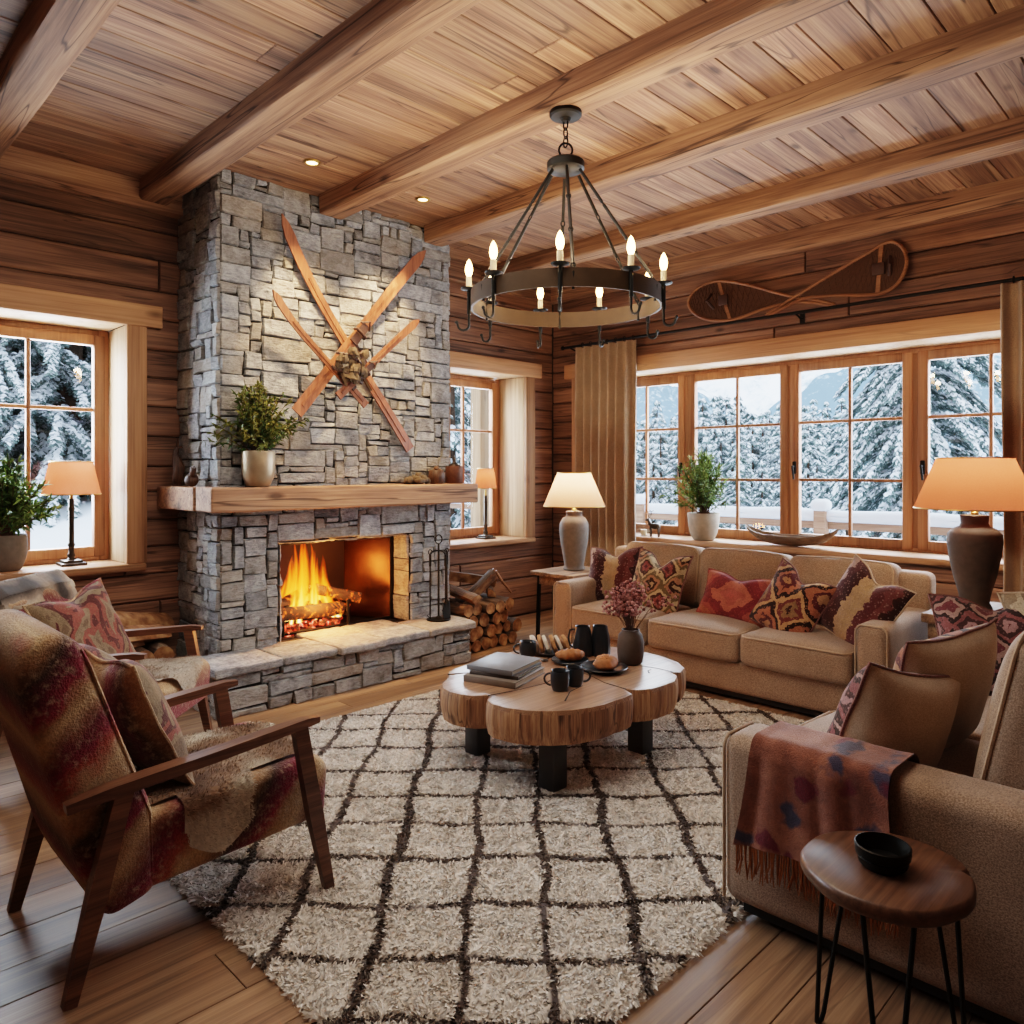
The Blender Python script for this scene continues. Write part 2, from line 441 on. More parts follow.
M['soil'] = plain('soil', '1c140d', .95)
M['snow'] = plain('snow', 'e8edf3', .8, 0, .06, 3, .3, **{'Specular IOR Level': .2})
M['rail'] = wood('deck_rail_wood', ('6a4630', '9c7050', 'b58a68'), 'Y', 1.0, .8, .3, .4, False, .4)
M['endgrain'] = None

def leafy(name, a, b, rough=.6):
    s = NT(name); tn = s.attr(); n = s.noise(s.obj(), 9, 2)
    c = s.mix(tn, a, b)
    c = s.gain(c, s.math('MULTIPLY_ADD', n, 1.2, .4))
    return s.bsdf(c, rough, None, **{'Specular IOR Level': .25})
M['leaf'] = leafy('evergreen_leaves', '2c4a22', '8fa858')
M['leaf2'] = leafy('heather_leaves', '2c4a20', '8a8440')
M['fir'] = leafy('fir_needles', '4c5e5e', '84968f', .9)
M['blossom'] = leafy('dried_blossom', '6a3836', 'bc8a84', .9)

# end grain of logs: rings around the log axis (local y)
def endgrain():
    s = NT('log_end_grain'); v = s.obj(); tn = s.attr()
    x, y, z = s.sep(v)
    n = s.noise(v, 14, 3)
    c = s.ramp(n, [(.3, '56361f'), (.5, '8e6240'), (.7, 'b48c62')])
    c = s.gain(c, s.math('MULTIPLY_ADD', tn, .6, .65))
    return s.bsdf(c, .85, s.bump(n, .4, .006))
M['endgrain'] = endgrain()

def upholstery():
    """mottled woven stripes in red, ochre and brown"""
    s = NT('striped_wool_upholstery'); v = s.obj(); x, y, z = s.sep(v)
    warp = s.noise(s.map(v, (1, .6, 1)), 3.2, 3, .6, .5)
    f = s.math('ADD', s.math('ADD', s.math('MULTIPLY', z, 1.55), s.math('MULTIPLY', x, -1.7)), s.math('MULTIPLY', warp, .5))
    f = s.math('FRACT', f)
    c = s.ramp(f, [(0, '5e1c26'), (.09, '7a5640'), (.18, 'a68a68'), (.28, '8c6c4c'), (.36, '74202e'), (.46, '501420'), (.54, '3c281c'), (.64, '846448'), (.74, 'a58a68'), (.82, '8e4838'), (.91, '701c2c'), (1, '5e1c26')])
    fine = s.noise(v, 120, 3, .65); sp = s.noise(v, 38, 3, .7)
    c = s.mix(s.ramp(sp, [(.5, 0.0), (.7, .55)]), c, 'a08c74')
    c = s.gain(c, s.math('MULTIPLY_ADD', fine, 1.7, .45))
    return s.bsdf(c, .97, s.bump(fine, .9, .008), **{'Sheen Weight': .3, 'Specular IOR Level': .15})
M['uph'] = upholstery()

def throwm():
    s = NT('kilim_throw'); v0 = s.obj(); x, y, z = s.sep(v0)
    wn = s.n('TexNoise', {'Vector': v0, 'Scale': 16.0, 'Detail': 3.0}).outputs['Color']; v = s.n('VectorMath', {0: v0, 1: s.n('VectorMath', {0: wn, 1: (.09, .09, .09)}, operation='MULTIPLY').outputs[0]}, operation='ADD').outputs[0]
    n = s.noise(v, 5, 3, .6, .3); fine = s.noise(v, 170, 2, .6)
    c = s.ramp(n, [(.3, '5a342a'), (.48, '7e4e3c'), (.65, '95644e')])
    bl = s.voro(s.map(v, (1, 7.5, 7.5)), 1.0); b2 = s.voro(s.map(v, (1, 6.5, 6.5), (0, 3.3, 1.7)), 1.0)
    c = s.mix(s.ramp(s.math('ADD', bl, s.math('MULTIPLY', n, .25)), [(.33, .9), (.43, 0.0)]), c, '2f3348')
    c = s.mix(s.ramp(s.math('ADD', b2, s.math('MULTIPLY', n, .2)), [(.30, .95), (.37, 0.0)]), c, '5e1424')
    c = s.gain(c, s.math('MULTIPLY_ADD', fine, .9, .55))
    return s.bsdf(c, .95, s.bump(fine, .6, .004), **{'Sheen Weight': .3, 'Specular IOR Level': .15})
M['throw'] = throwm()
M['fringe'] = plain('throw_fringe', '8a5228', .9, 0, .5, 90)
M['mauve'] = fabric('mauve_throw', '55302e', '805a54', 180, .4)

PAL = {'burg': ['4a1c1e', 'a88a80', '501e20', '3c1616', 'b08e66', 'a8865a', '5a2224', '6b302e', '3c1e18', '8a5044'],
       'med': ['5a2028', 'b89a70', '3c241c', 'a8704a', '6d5a38', 'c0a478', '4a2a20', '8e3a34'],
       'red': ['b04438', 'a84a3c', 'b45a40', '7a1626', '86182a', 'a84438', 'b8603f'],
       'dark': ['3a1c1a', 'b07a4c', '5a1c22', 'a85a30', '2c1814', 'c09058', '6d2a28', '8a6a42'],
       'rose': ['6d2c34', 'a87c7c', '4a3030', '8a4a4a', '3a2a28', 'b08a80', '74323a'],
       'chair': ['5e2824', '8a7050', '765a40', '8a2f2a', '6c1e22', '7a5e46', '8e7456', '90402e']}
M['k_stripe'] = kilim('kilim_stripe', 'stripe', PAL['burg'])
M['k_med'] = kilim('kilim_medallion', 'medallion', PAL['med'], 1.35)
M['k_red'] = kilim('kilim_red_diamond', 'diamond', PAL['red'], .9)
M['k_dark'] = kilim('kilim_dark_motif', 'medallion', PAL['dark'], 1.0)
M['k_rose'] = kilim('kilim_rose_motif', 'medallion', PAL['rose'], 1.7)
M['k_chair'] = kilim('kilim_chair_cushion', 'mottle', PAL['chair'], .7)
M['k_beige'] = kilim('beige_stripe', 'stripe', ['b8a488', '9c866a', 'c8b698', '8e7a60', 'c0ac90'], 4.0)

def fur(name, a, b, c3):
    s = NT(name); tn = s.attr()
    c = s.ramp(tn, [(.0, a), (.5, b), (1.0, c3)])
    n = s.noise(s.obj(), 60, 3); c = s.gain(c, s.math('MULTIPLY_ADD', n, .9, .55))
    return s.bsdf(c, .9, None, **{'Sheen Weight': .2, 'Specular IOR Level': .2})
M['hide'] = fur('hide_fur', 'c9bfae', '8e7058', '4a3020')
M['greyfur'] = fur('grey_fur', 'b5a690', '7c6c5e', '38302a')
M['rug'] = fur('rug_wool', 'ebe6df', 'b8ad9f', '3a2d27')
M['rugbase'] = M['rug']

def shade(name, col, e):
    s = NT(name); n = s.noise(s.map(s.obj(), (1, 1, 1)), 160, 2, .6)
    c = s.gain(H(col), s.math('MULTIPLY_ADD', n, .5, .75))
    d = s.n('BsdfDiffuse', {'Color': c}); t = s.n('BsdfTranslucent', {'Color': c})
    m = s.n('MixShader', {0: .6, 1: d.outputs[0], 2: t.outputs[0]})
    em = s.n('Emission', {'Color': H('ff8050'), 'Strength': e})
    a = s.n('AddShader', {0: m.outputs[0], 1: em.outputs[0]})
    s.t.links.new(a.outputs[0], s.out.inputs[0]); return s.mat
M['shade'] = shade('linen_shade', 'b08c74', .12)
M['shaded'] = shade('amber_linen_shade', '8c5038', .22)

def emit(name, col, e):
    s = NT(name); m = s.n('Emission', {'Color': H(col), 'Strength': e})
    s.t.links.new(m.outputs[0], s.out.inputs[0]); return s.mat
M['bulb'] = emit('warm_bulb', 'ffc27a', 26)
M['spot'] = emit('downlight_lens', 'ffd9a0', 12)

def glass():
    s = NT('window_glass'); t = s.n('BsdfTransparent', {'Color': (.97, .985, 1, 1)}); g = s.n('BsdfGlossy', {'Roughness': .02})
    m = s.n('MixShader', {0: .04, 1: t.outputs[0], 2: g.outputs[0]})
    s.t.links.new(m.outputs[0], s.out.inputs[0]); return s.mat
M['glass'] = glass()

def flame():
    s = NT('flame'); v = s.attr('tone'); u = s.attr('tone2')   # v height 0..1, u across 0 edge .. 1 middle
    nz = s.noise(s.map(s.obj(), (22, 22, 4)), 1.0, 4, .6, .6)
    c = s.ramp(s.math('ADD', v, s.math('MULTIPLY', s.math('SUBTRACT', 1.0, u), .35)), [(0, 'ffe2a8'), (.22, 'ffae40'), (.5, 'ff7e1c'), (1, 'f0500c')])
    a = s.math('MULTIPLY', s.math('POWER', u, .9), s.math('SUBTRACT', 1.05, s.math('POWER', v, 1.6)))
    a = s.math('MULTIPLY', a, s.ramp(nz, [(.35, .15), (.6, 1.0)]), clamp=True)
    e = s.n('Emission', {'Color': c, 'Strength': s.math('MULTIPLY_ADD', s.math('SUBTRACT', 1.0, v), 4.2, 1.8)})
    t = s.n('BsdfTransparent'); m = s.n('MixShader', {0: a, 1: t.outputs[0], 2: e.outputs[0]})
    s.t.links.new(m.outputs[0], s.out.inputs[0]); return s.mat
M['flame'] = flame()

def ember():
    s = NT('embers'); v = s.obj(); n = s.noise(v, 24, 4, .65)
    c = s.ramp(n, [(.38, '1a0805'), (.5, 'a01c0a'), (.6, 'ff5030'), (.72, 'ffc0a0')])
    e = s.n('Emission', {'Color': c, 'Strength': s.ramp(n, [(.4, .1), (.65, 1.0)])})
    e.inputs['Strength'].default_value = 1.6
    b = s.n('BsdfPrincipled', {'Base Color': H('2a1a14'), 'Roughness': .9, 'Emission Color': c, 'Emission Strength': s.math('MULTIPLY', s.ramp(n, [(.4, .0), (.62, 1.0)]), 2.2)})
    s.t.links.new(b.outputs[0], s.out.inputs[0]); return s.mat
M['ember'] = ember()

def charlog():
    s = NT('burning_log'); v = s.obj(); n = s.noise(s.map(v, (2, 9, 9)), 3, 4, .65)
    c = s.ramp(n, [(.35, '0e0805'), (.55, '3a1c0c'), (.7, '7a4420')])
    b = s.n('BsdfPrincipled', {'Base Color': c, 'Roughness': .9, 'Emission Color': H('ff6a1a'), 'Emission Strength': s.math('MULTIPLY', s.ramp(n, [(.55, .0), (.72, 1.0)]), 1.6), 'Normal': s.bump(n, .8, .01)})
    s.t.links.new(b.outputs[0], s.out.inputs[0]); return s.mat
M['charlog'] = charlog()
M['firebrick'] = plain('firebox_lining', '2a1a12', .75, .0, .5, 9, .4)
M['fireplate'] = plain('polished_firebox_plate', '3c2210', .26, .8, .3, 5, .1)

def hillmat(name, dark, light, white, sc, thr):  # distance haze is mixed into the slope colours
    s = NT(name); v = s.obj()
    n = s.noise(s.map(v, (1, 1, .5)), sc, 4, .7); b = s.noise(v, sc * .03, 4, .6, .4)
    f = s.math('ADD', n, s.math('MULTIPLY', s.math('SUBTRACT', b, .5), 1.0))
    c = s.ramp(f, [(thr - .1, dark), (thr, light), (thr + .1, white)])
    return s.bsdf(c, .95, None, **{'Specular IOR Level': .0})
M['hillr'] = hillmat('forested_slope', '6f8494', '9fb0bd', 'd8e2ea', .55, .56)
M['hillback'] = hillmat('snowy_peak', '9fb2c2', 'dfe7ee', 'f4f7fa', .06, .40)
# ------------------------------------------------------------------ room shell (x: along the fireplace wall, y: along the window wall)
YA, XB, ZC = 5.41, 6.03, 3.45
X0, Y0 = -1.9, -1.7
A1 = (.70, 1.727, .87, 2.475); A2 = (4.56, 5.586, .80, 2.465); BW = (.90, 4.98, .86, 2.455)

def planks(mb, u0, u1, z0, z1, holes, place, h=.19, seed=1, th=.03, lmin=2.6, lmax=5.0):
    """horizontal planks on a wall; place(u, w, z) maps wall coordinates (w: out of the wall) to the room"""
    r = random.Random(seed); z = z0; k = 0
    while z < z1 - .02:
        hh = min(h * r.uniform(.85, 1.15), z1 - z)
        if z1 - z - hh < .06: hh = z1 - z
        u = u0
        while u < u1 - 1e-4:
            L = min(r.uniform(lmin, lmax), u1 - u)
            if u1 - u - L < .5: L = u1 - u
            spans = [(u, u + L, z, z + hh)]
            for (a, b, c, d) in holes:
                nxt = []
                for (p, q, e, f) in spans:
                    if q <= a or p >= b or f <= c + 1e-3 or e >= d - 1e-3: nxt.append((p, q, e, f)); continue
                    if p < a: nxt.append((p, a, e, f))
                    if q > b: nxt.append((b, q, e, f))
                    p2, q2 = max(p, a), min(q, b)
                    if e < c: nxt.append((p2, q2, e, c))
                    if f > d: nxt.append((p2, q2, d, f))
                spans = nxt
            tn = r.random(); off = r.uniform(-.004, .004)
            for (p, q, e, f) in spans:
                if q - p < .01 or f - e < .01: continue
                g = .0035; b = .012
                V = [(p + g, 0, e + g), (q - g, 0, e + g), (q - g, 0, f - g), (p + g, 0, f - g),
                     (p + g, th - b + off, e + g), (q - g, th - b + off, e + g), (q - g, th - b + off, f - g), (p + g, th - b + off, f - g),
                     (p + g + b * .5, th + off, e + g + b), (q - g - b * .5, th + off, e + g + b), (q - g - b * .5, th + off, f - g - b), (p + g + b * .5, th + off, f - g - b)]
                F = []
                for i in range(4):
                    j = (i + 1) % 4
                    F.append((i, j, 4 + j, 4 + i)); F.append((4 + i, 4 + j, 8 + j, 8 + i))
                F.append((8, 9, 10, 11))
                mb.add([place(*q_) for q_ in V], F, 0, tn)
            u += L
        z += hh

# walls: planks with a solid core behind, window openings left free
w = MB()
planks(w, X0, XB, 0, ZC, [A1, A2, (2.12, 3.99, -1, 9)], lambda u, d, z: (u, YA + .03 - d, z), seed=3)
xs = [X0 - .4, A1[0] - .021, A1[1] + .021, A2[0] - .021, A2[1] + .021, XB + .4]
for i in range(5):
    if i in (1, 3):
        a = A1 if i == 1 else A2
        w.bx(xs[i], xs[i + 1], YA + .03, YA + .40, -.1, a[2] - .03, 1); w.bx(xs[i], xs[i + 1], YA + .03, YA + .40, a[3] + .021, ZC + .1, 1)
    else: w.bx(xs[i], xs[i + 1], YA + .03, YA + .40, -.1, ZC + .1, 1)
struct(mk('wall_back', w, [M['wall'], M['mortar']]), 'brown horizontal log plank wall behind the stone fireplace', 'wall')
w = MB()
planks(w, Y0, YA, 0, ZC, [BW], lambda u, d, z: (XB + .03 - d, u, z), seed=8)
w.bx(XB + .03, XB + .40, Y0 - .4, BW[0] - .021, -.1, ZC + .1, 1); w.bx(XB + .03, XB + .40, BW[1] + .021, YA + .05, -.1, ZC + .1, 1)
w.bx(XB + .03, XB + .40, BW[0] - .03, BW[1] + .03, -.1, BW[2] - .03, 1); w.bx(XB + .03, XB + .40, BW[0] - .03, BW[1] + .03, BW[3] + .021, ZC + .1, 1)
struct(mk('wall_right', w, [M['wallb'], M['mortar']]), 'brown horizontal log plank wall around the wide window', 'wall')
w = MB(); planks(w, Y0, YA, 0, ZC, [], lambda u, d, z: (X0 - .03 + d, u, z), seed=12); w.bx(X0 - .2, X0 - .03, Y0 - .2, YA + .4, -.1, ZC + .1, 1)
struct(mk('wall_left', w, [M['wallb'], M['mortar']]), 'log plank wall opposite the wide window', 'wall')
w = MB(); planks(w, X0, XB, 0, ZC, [], lambda u, d, z: (u, Y0 - .03 + d, z), seed=13); w.bx(X0 - .2, XB + .4, Y0 - .2, Y0 - .03, -.1, ZC + .1, 1)
struct(mk('wall_front', w, [M['wall'], M['mortar']]), 'log plank wall opposite the fireplace', 'wall')

def boards(mb, place, x0, x1, y0, y1, bw, seed, lmin, lmax, gap=.003, b=.004, down=False):
    r = random.Random(seed); y = y0
    while y < y1 - .01:
        h = min(bw * r.uniform(.85, 1.2), y1 - y); x = x0 - r.uniform(0, lmax * .8)
        while x < x1:
            L = r.uniform(lmin, lmax); p, q = max(x, x0), min(x + L, x1)
            if q - p > .02:
                t = r.random(); z = r.uniform(-.001, .001)
                V = [(p + gap, y + gap, -.02), (q - gap, y + gap, -.02), (q - gap, y + h - gap, -.02), (p + gap, y + h - gap, -.02),
                     (p + gap, y + gap, z - b), (q - gap, y + gap, z - b), (q - gap, y + h - gap, z - b), (p + gap, y + h - gap, z - b),
                     (p + gap + b, y + gap + b, z), (q - gap - b, y + gap + b, z), (q - gap - b, y + h - gap - b, z), (p + gap + b, y + h - gap - b, z)]
                F = []
                for i in range(4):
                    j = (i + 1) % 4
                    F += [(i, j, 4 + j, 4 + i), (4 + i, 4 + j, 8 + j, 8 + i)]
                F.append((8, 9, 10, 11))
                if down: F = [tuple(reversed(f)) for f in F]
                mb.add([place(*v) for v in V], F, 0, t)
            x += L
        y += h
w = MB(); boards(w, lambda x, y, z: (x, y, z), X0, XB, Y0, YA, .19, 21, 1.2, 2.6, .0012, .0015)
w.bx(X0 - .2, XB + .4, Y0 - .2, YA + .4, -.12, -.012, 1)
struct(mk('floor', w, [M['floor'], M['mortar']]), 'warm oak plank floor', 'floor')
w = MB(); boards(w, lambda x, y, z: (x, y, ZC - z), X0, XB, Y0, YA, .20, 33, 3.5, 7.0, .0022, .004, True)
w.bx(X0 - .2, XB + .4, Y0 - .2, YA + .4, ZC + .012, ZC + .15, 1)
struct(mk('ceiling', w, [M['ceil'], M['mortar']]), 'wide reclaimed board ceiling', 'ceiling')

def beam(n, x0, x1, y0, y1, z0, z1, label, mat='beam', axis='y', seed=0):
    """hewn timber with slightly wandering arrises"""
    mb = MB(); r = random.Random(seed + 40); L = (y1 - y0) if axis == 'y' else (x1 - x0); K = max(8, int(L / .12))
    prof = []
    for i in range(12):
        a = [(-1, -1), (-.8, -1), (0, -1), (.8, -1), (1, -1), (1, -.7), (1, .2), (1, 1), (0, 1), (-1, 1), (-1, .2), (-1, -.7)][i]
        prof.append(a)
    V = []; F = []; cx, cz = ((x0 + x1) / 2, (z0 + z1) / 2) if axis == 'y' else ((y0 + y1) / 2, (z0 + z1) / 2)
    hx = (x1 - x0) / 2 if axis == 'y' else (y1 - y0) / 2; hz = (z1 - z0) / 2
    for k in range(K + 1):
        u = (y0 if axis == 'y' else x0) + L * k / K
        for i, (a, b) in enumerate(prof):
            corner = abs(a) == 1 and b == -1
            e = (.75 + .25 * noise.noise(Vector((u * 3, i * 7.1, seed)))) if corner else 1
            jx = .007 * noise.noise(Vector((u * 2.2, i * 3.3, seed + 5))); jz = .006 * noise.noise(Vector((u * 2.2, i * 5.3, seed + 9))) if b < .9 else 0
            px = cx + a * hx * (1 - .09 * corner * e) + jx; pz = cz + b * hz * (1 - .09 * corner * e) + jz
            V.append((px, u, pz) if axis == 'y' else (u, px, pz))
    for k in range(K):
        for i in range(12):
            j = (i + 1) % 12
            q = (k * 12 + i, k * 12 + j, k * 12 + 12 + j, k * 12 + 12 + i)
            F.append(q if axis == 'x' else tuple(reversed(q)))
    F.append(tuple(range(12)) if axis == 'y' else tuple(reversed(range(12))))
    F.append(tuple(reversed(range(K * 12, K * 12 + 12))) if axis == 'y' else tuple(range(K * 12, K * 12 + 12)))
    mb.add(V, F, 0, r.random() * .8 + .1)
    return struct(mk(n, mb, M[mat], sharp=50), label, 'beam')
for i, (a, b, e, lab) in enumerate([(.80, .99, YA, 'hewn ceiling beam nearest the small left window wall end'), (1.79, 1.98, YA, 'hewn ceiling beam running past the side of the chimney'),
                                    (2.79, 2.98, 4.72, 'hewn ceiling beam ending above the crossed skis'), (3.73, 3.93, 4.72, 'hewn ceiling beam ending at the chimney edge behind the chandelier'),
                                    (4.90, 5.09, YA, 'hewn ceiling beam nearest the snowshoe wall')]):
    beam('trim_%d' % (i + 1), a, b, Y0, e, 3.315, ZC, lab, seed=i)
beam('trim_6', XB - .13, XB, Y0, YA, 3.28, ZC, 'timber wall plate above the snowshoes', seed=7)
beam('trim_7', X0, 2.08, YA - .09, YA, 3.27, ZC, 'timber wall plate above the lamp window', 'beamx', 'x', 8)
beam('trim_8', 4.03, XB - .13, YA - .09, YA, 3.27, ZC, 'timber wall plate beside the chimney', 'beamx', 'x', 9)

# ---- windows
def sash(root, axis, p, u0, u1, z0, z1, mull, bars, side=.075, handle=None, hw=1):
    """one glazed sash in the plane axis=p; outer size u0..u1, z0..z1"""
    P = (lambda u, d, z: (p + d, u, z)) if axis == 'x' else (lambda u, d, z: (u, p + d, z))
    mb = MB()
    def bar(a, b, c, d, t0=-.03, t1=.03):
        q0 = P(a, t0, c); q1 = P(b, t1, d)
        mb.bev(min(q0[0], q1[0]), max(q0[0], q1[0]), min(q0[1], q1[1]), max(q0[1], q1[1]), c, d, .006, 0, R.random())
    bar(u0, u0 + side, z0, z1); bar(u1 - side, u1, z0, z1)
    bar(u0 + side, u1 - side, z0, z0 + side); bar(u0 + side, u1 - side, z1 - side, z1)
    s = mk('sash', mb, M['sashw'], root)
    mb = MB()
    for u in mull: bar(u - .013, u + .013, z0 + side, z1 - side, -.018, .018)
    for z in bars: bar(u0 + side, u1 - side, z - .013, z + .013, -.016, .016)
    mk('glazing_bars', mb, M['sashw'], s)
    mb = MB(); q = [P(u0 + side, 0, z0 + side), P(u1 - side, 0, z0 + side), P(u1 - side, 0, z1 - side), P(u0 + side, 0, z1 - side)]
    mb.add(q, [(0, 1, 2, 3)]); mk('glass', mb, M['glass'], s)
    if handle is not None:
        mb = MB(); a = P(handle, -.034, 1.52)
        mb.rbox(a, (.016, .034, .11) if axis == 'x' else (.034, .016, .11), .008, 2)
        mb.tube([P(handle, -.04, 1.53), P(handle, -.075, 1.53), P(handle - .004, -.078, 1.515), P(handle - .012, -.075, 1.42)], [.009, .010, .010, .008], 8)
        mk('handle', mb, M['black'], s)
    return s

def window(n, label, axis, wallp, depth, u0, u1, z0, z1, sashes, sill_over=.12):
    root = thing(n, label, 'window', (0, 0, 0)); root['kind'] = 'structure'
    P = (lambda u, d, z: (wallp + d, u, z)) if axis == 'x' else (lambda u, d, z: (u, wallp + d, z))
    tu = M['trimy'] if axis == 'x' else M['trimx']
    def bx(name, a, b, d0, d1, c, e, mat, ch=.006, par=root):
        mb = MB(); q0 = P(a, d0, c); q1 = P(b, d1, e)
        mb.bev(min(q0[0], q1[0]), max(q0[0], q1[0]), min(q0[1], q1[1]), max(q0[1], q1[1]), c, e, ch, 0, R.random())
        return mk(name, mb, mat, par)
    # pale linings of the deep reveal
    bx('lining', u0 - .02, u0, .0, depth + .1, z0, z1, M['palez']); bx('lining', u1, u1 + .02, .0, depth + .1, z0, z1, M['palez'])
    bx('lining', u0, u1, .0, depth + .1, z1, z1 + .02, M['palez'])
    # casing boards on the wall face
    bx('casing', u0 - .13, u0, -.04, 0, z0, z1, M['trimz']); bx('casing', u1, u1 + .13, -.04, 0, z0, z1, M['trimz'])
    bx('casing', u0 - .23, u1 + .23, -.045, 0, z1, z1 + .15, tu)
    bx('sill', u0 - sill_over, u1 + sill_over, -.06, depth + .1, z0 - .05, z0, tu, .01)
    if axis == 'x':
        for m in (3.965, 2.9285, 1.9155): bx('window_frame', m - .0205, m + .0205, depth - .02, depth + .07, z0 + .03, z1 - .045, M['sashw'])
    # outer frame
    f = .06
    bx('window_frame', u0, u0 + f, depth - .02, depth + .07, z0, z1, M['sashw']); bx('window_frame', u1 - f, u1, depth - .02, depth + .07, z0, z1, M['sashw'])
    bx('window_frame', u0 + f, u1 - f, depth - .02, depth + .07, z0, z0 + .03, M['sashw']); bx('window_frame', u0 + f, u1 - f, depth - .02, depth + .07, z1 - .045, z1, M['sashw'])
    for kw in sashes: sash(root, axis, wallp + depth, **kw)
    return root
window('window_1', 'small two-row window with the amber shaded lamp on its sill', 'y', YA, .35, *A1, [dict(u0=.76, u1=1.70, z0=.90, z1=2.435, mull=[1.24], bars=[1.918], side=.07)])
window('window_2', 'small window in a deep reveal beside the chimney', 'y', YA, .38, *A2, [dict(u0=4.62, u1=5.545, z0=.83, z1=2.425, mull=[5.075], bars=[1.905], side=.075)])
window('window_3', 'wide four-sash window looking onto snowy mountains', 'x', XB, .36, *BW, [
    dict(u0=3.985, u1=4.93, z0=.875, z1=2.425, mull=[4.44], bars=[1.41, 1.905], handle=4.02), dict(u0=2.94, u1=3.945, z0=.875, z1=2.425, mull=[3.433], bars=[1.41, 1.905]),
    dict(u0=1.934, u1=2.917, z0=.875, z1=2.425, mull=[2.417], bars=[1.415, 1.91], handle=2.88), dict(u0=.955, u1=1.897, z0=.875, z1=2.425, mull=[1.407], bars=[1.415, 1.91], handle=1.86)])

# recessed downlights
for x, y, lab in ((2.462, 4.253, 'small round recessed downlight over the crossed skis'), (3.363, 4.269, 'small round recessed downlight between the chimney and the chandelier')):
    t = thing('recessed_ceiling_spotlight', lab, 'spotlight', (x, y, ZC), 0, 'recessed ceiling spotlights')
    mb = MB(); mb.lathe([(.034, -.001), (.036, -.010), (.050, -.010), (.054, -.004), (.054, .004)], 28); mk('trim_ring', mb, M['brass'], t)
    mb = MB(); mb.lathe([(0, -.004), (.034, -.004)], 24); mk('lens', mb, M['spot'], t)
# ------------------------------------------------------------------ stone fireplace
CX0, CX1, CY = 2.09, 4.02, 4.76
OX0, OX1, OZ0, OZ1 = 2.52, 3.60, .31, .99

def stones(mb, O, U, V, N, W, Hh, holes=(), cell=.045, seed=1, wmax=9, hmax=4, relief=(.008, .022), step=.017):
    """irregular ashlar: stones of many sizes packed over a face, each with its own relief"""
    r = random.Random(seed); nu, nv = max(1, round(W / cell)), max(1, round(Hh / cell)); cu, cv = W / nu, Hh / nv
    O, U, V, N = Vector(O), Vector(U), Vector(V), Vector(N)
    occ = [[False] * nv for _ in range(nu)]
    for (a, b, c, d) in holes:
        for i in range(nu):
            for j in range(nv):
                if a - .3 * cu < (i + .5) * cu < b + .3 * cu and c - .3 * cv < (j + .5) * cv < d + .3 * cv: occ[i][j] = True
    for j in range(nv):
        i = 0
        while i < nu:
            if occ[i][j]: i += 1; continue
            h = r.choices([1, 2, 3, 4], [2.5, 5, 3.6, .8])[0]; h = min(h, hmax, nv - j)
            wd = r.randint(max(2, h), wmax) if r.random() < .85 else r.randint(2, 3)
            k = 0
            while k < wd and i + k < nu and not occ[i + k][j]: k += 1
            if i + k < nu and k == wd and not occ[i + k][j]:
                if i + k + 1 >= nu or occ[i + k + 1][j]: k += 1     # no one-cell slivers
            wd = k
            while h > 1 and any(occ[a][j + h - 1] for a in range(i, i + wd)): h -= 1
            for a in range(i, i + wd):
                for b in range(j, min(nv, j + h)): occ[a][b] = True
            g = .0022; u0, u1, v0, v1 = i * cu + g, (i + wd) * cu - g, j * cv + g, (j + h) * cv - g
            jt = [(r.uniform(-.011, .011), r.uniform(-.009, .009)) for _ in range(4)]
            if i == 0: jt[0] = jt[3] = (0, 0)
            if i + wd >= nu: jt[1] = jt[2] = (0, 0)
            e = .0055; rl = r.uniform(*relief); tn = r.random(); tilt = (r.uniform(-.006, .006), r.uniform(-.006, .006))
            def par(L):
                n = max(2, int(L / step)); return [0, e / L] + [e / L + (1 - 2 * e / L) * q / n for q in range(1, n)] + [1 - e / L, 1]
            A, B = par(u1 - u0), par(v1 - v0); VV = []; FF = []
            for ai, a in enumerate(A):
                for bi, b in enumerate(B):
                    uu = u0 + (u1 - u0) * a; vv = v0 + (v1 - v0) * b
                    wq = [(1 - a) * (1 - b), a * (1 - b), a * b, (1 - a) * b]
                    uu += sum(wq[q] * jt[q][0] for q in range(4)); vv += sum(wq[q] * jt[q][1] for q in range(4))
                    edge = ai in (0, len(A) - 1) or bi in (0, len(B) - 1)
                    p = O + U * uu + V * vv
                    nz = noise.noise(p * 14 + Vector((tn * 50, 0, 0))) * .008 + noise.noise(p * 38) * .005
                    d = -.004 if edge else rl + nz + tilt[0] * (a - .5) * 2 + tilt[1] * (b - .5) * 2
                    VV.append(p + N * d)
            m = len(B)
            for a in range(len(A) - 1):
                for b in range(m - 1):
                    FF.append((a * m + b, a * m + m + b, a * m + m + b + 1, a * m + b + 1))
            if U.cross(V).dot(N) < 0: FF = [tuple(reversed(q)) for q in FF]
            mb.add(VV, FF, 0, max(.01, tn))
            i += wd

fp = thing('stone_fireplace', 'tall grey fieldstone fireplace with timber mantel and raised hearth', 'fireplace', (3.0, 4.39, 0))
def fpo(mb): mb.v = [(x - 3.0, y - 4.39, z) for (x, y, z) in mb.v]; return mb
c = MB(); B0 = .016
c.bx(CX0 + B0, OX0 - .022, CY + B0, YA + .02, 0, ZC, 1); c.bx(OX1 + .022, CX1 - B0, CY + B0, YA + .02, 0, ZC, 1)
c.bx(OX0 - .022, OX1 + .022, CY + B0, YA + .02, OZ1 + .02, ZC, 1); c.bx(OX0 - .022, OX1 + .022, CY + B0, YA + .02, 0, OZ0 - .02, 1)
stones(c, (CX0, CY, 0), (1, 0, 0), (0, 0, 1), (0, -1, 0), CX1 - CX0, ZC, [(OX0 - CX0, OX1 - CX0, OZ0 - .05, OZ1)], seed=4, cell=.040)
stones(c, (CX0, YA, 0), (0, -1, 0), (0, 0, 1), (-1, 0, 0), YA - CY, ZC, seed=5, wmax=6)
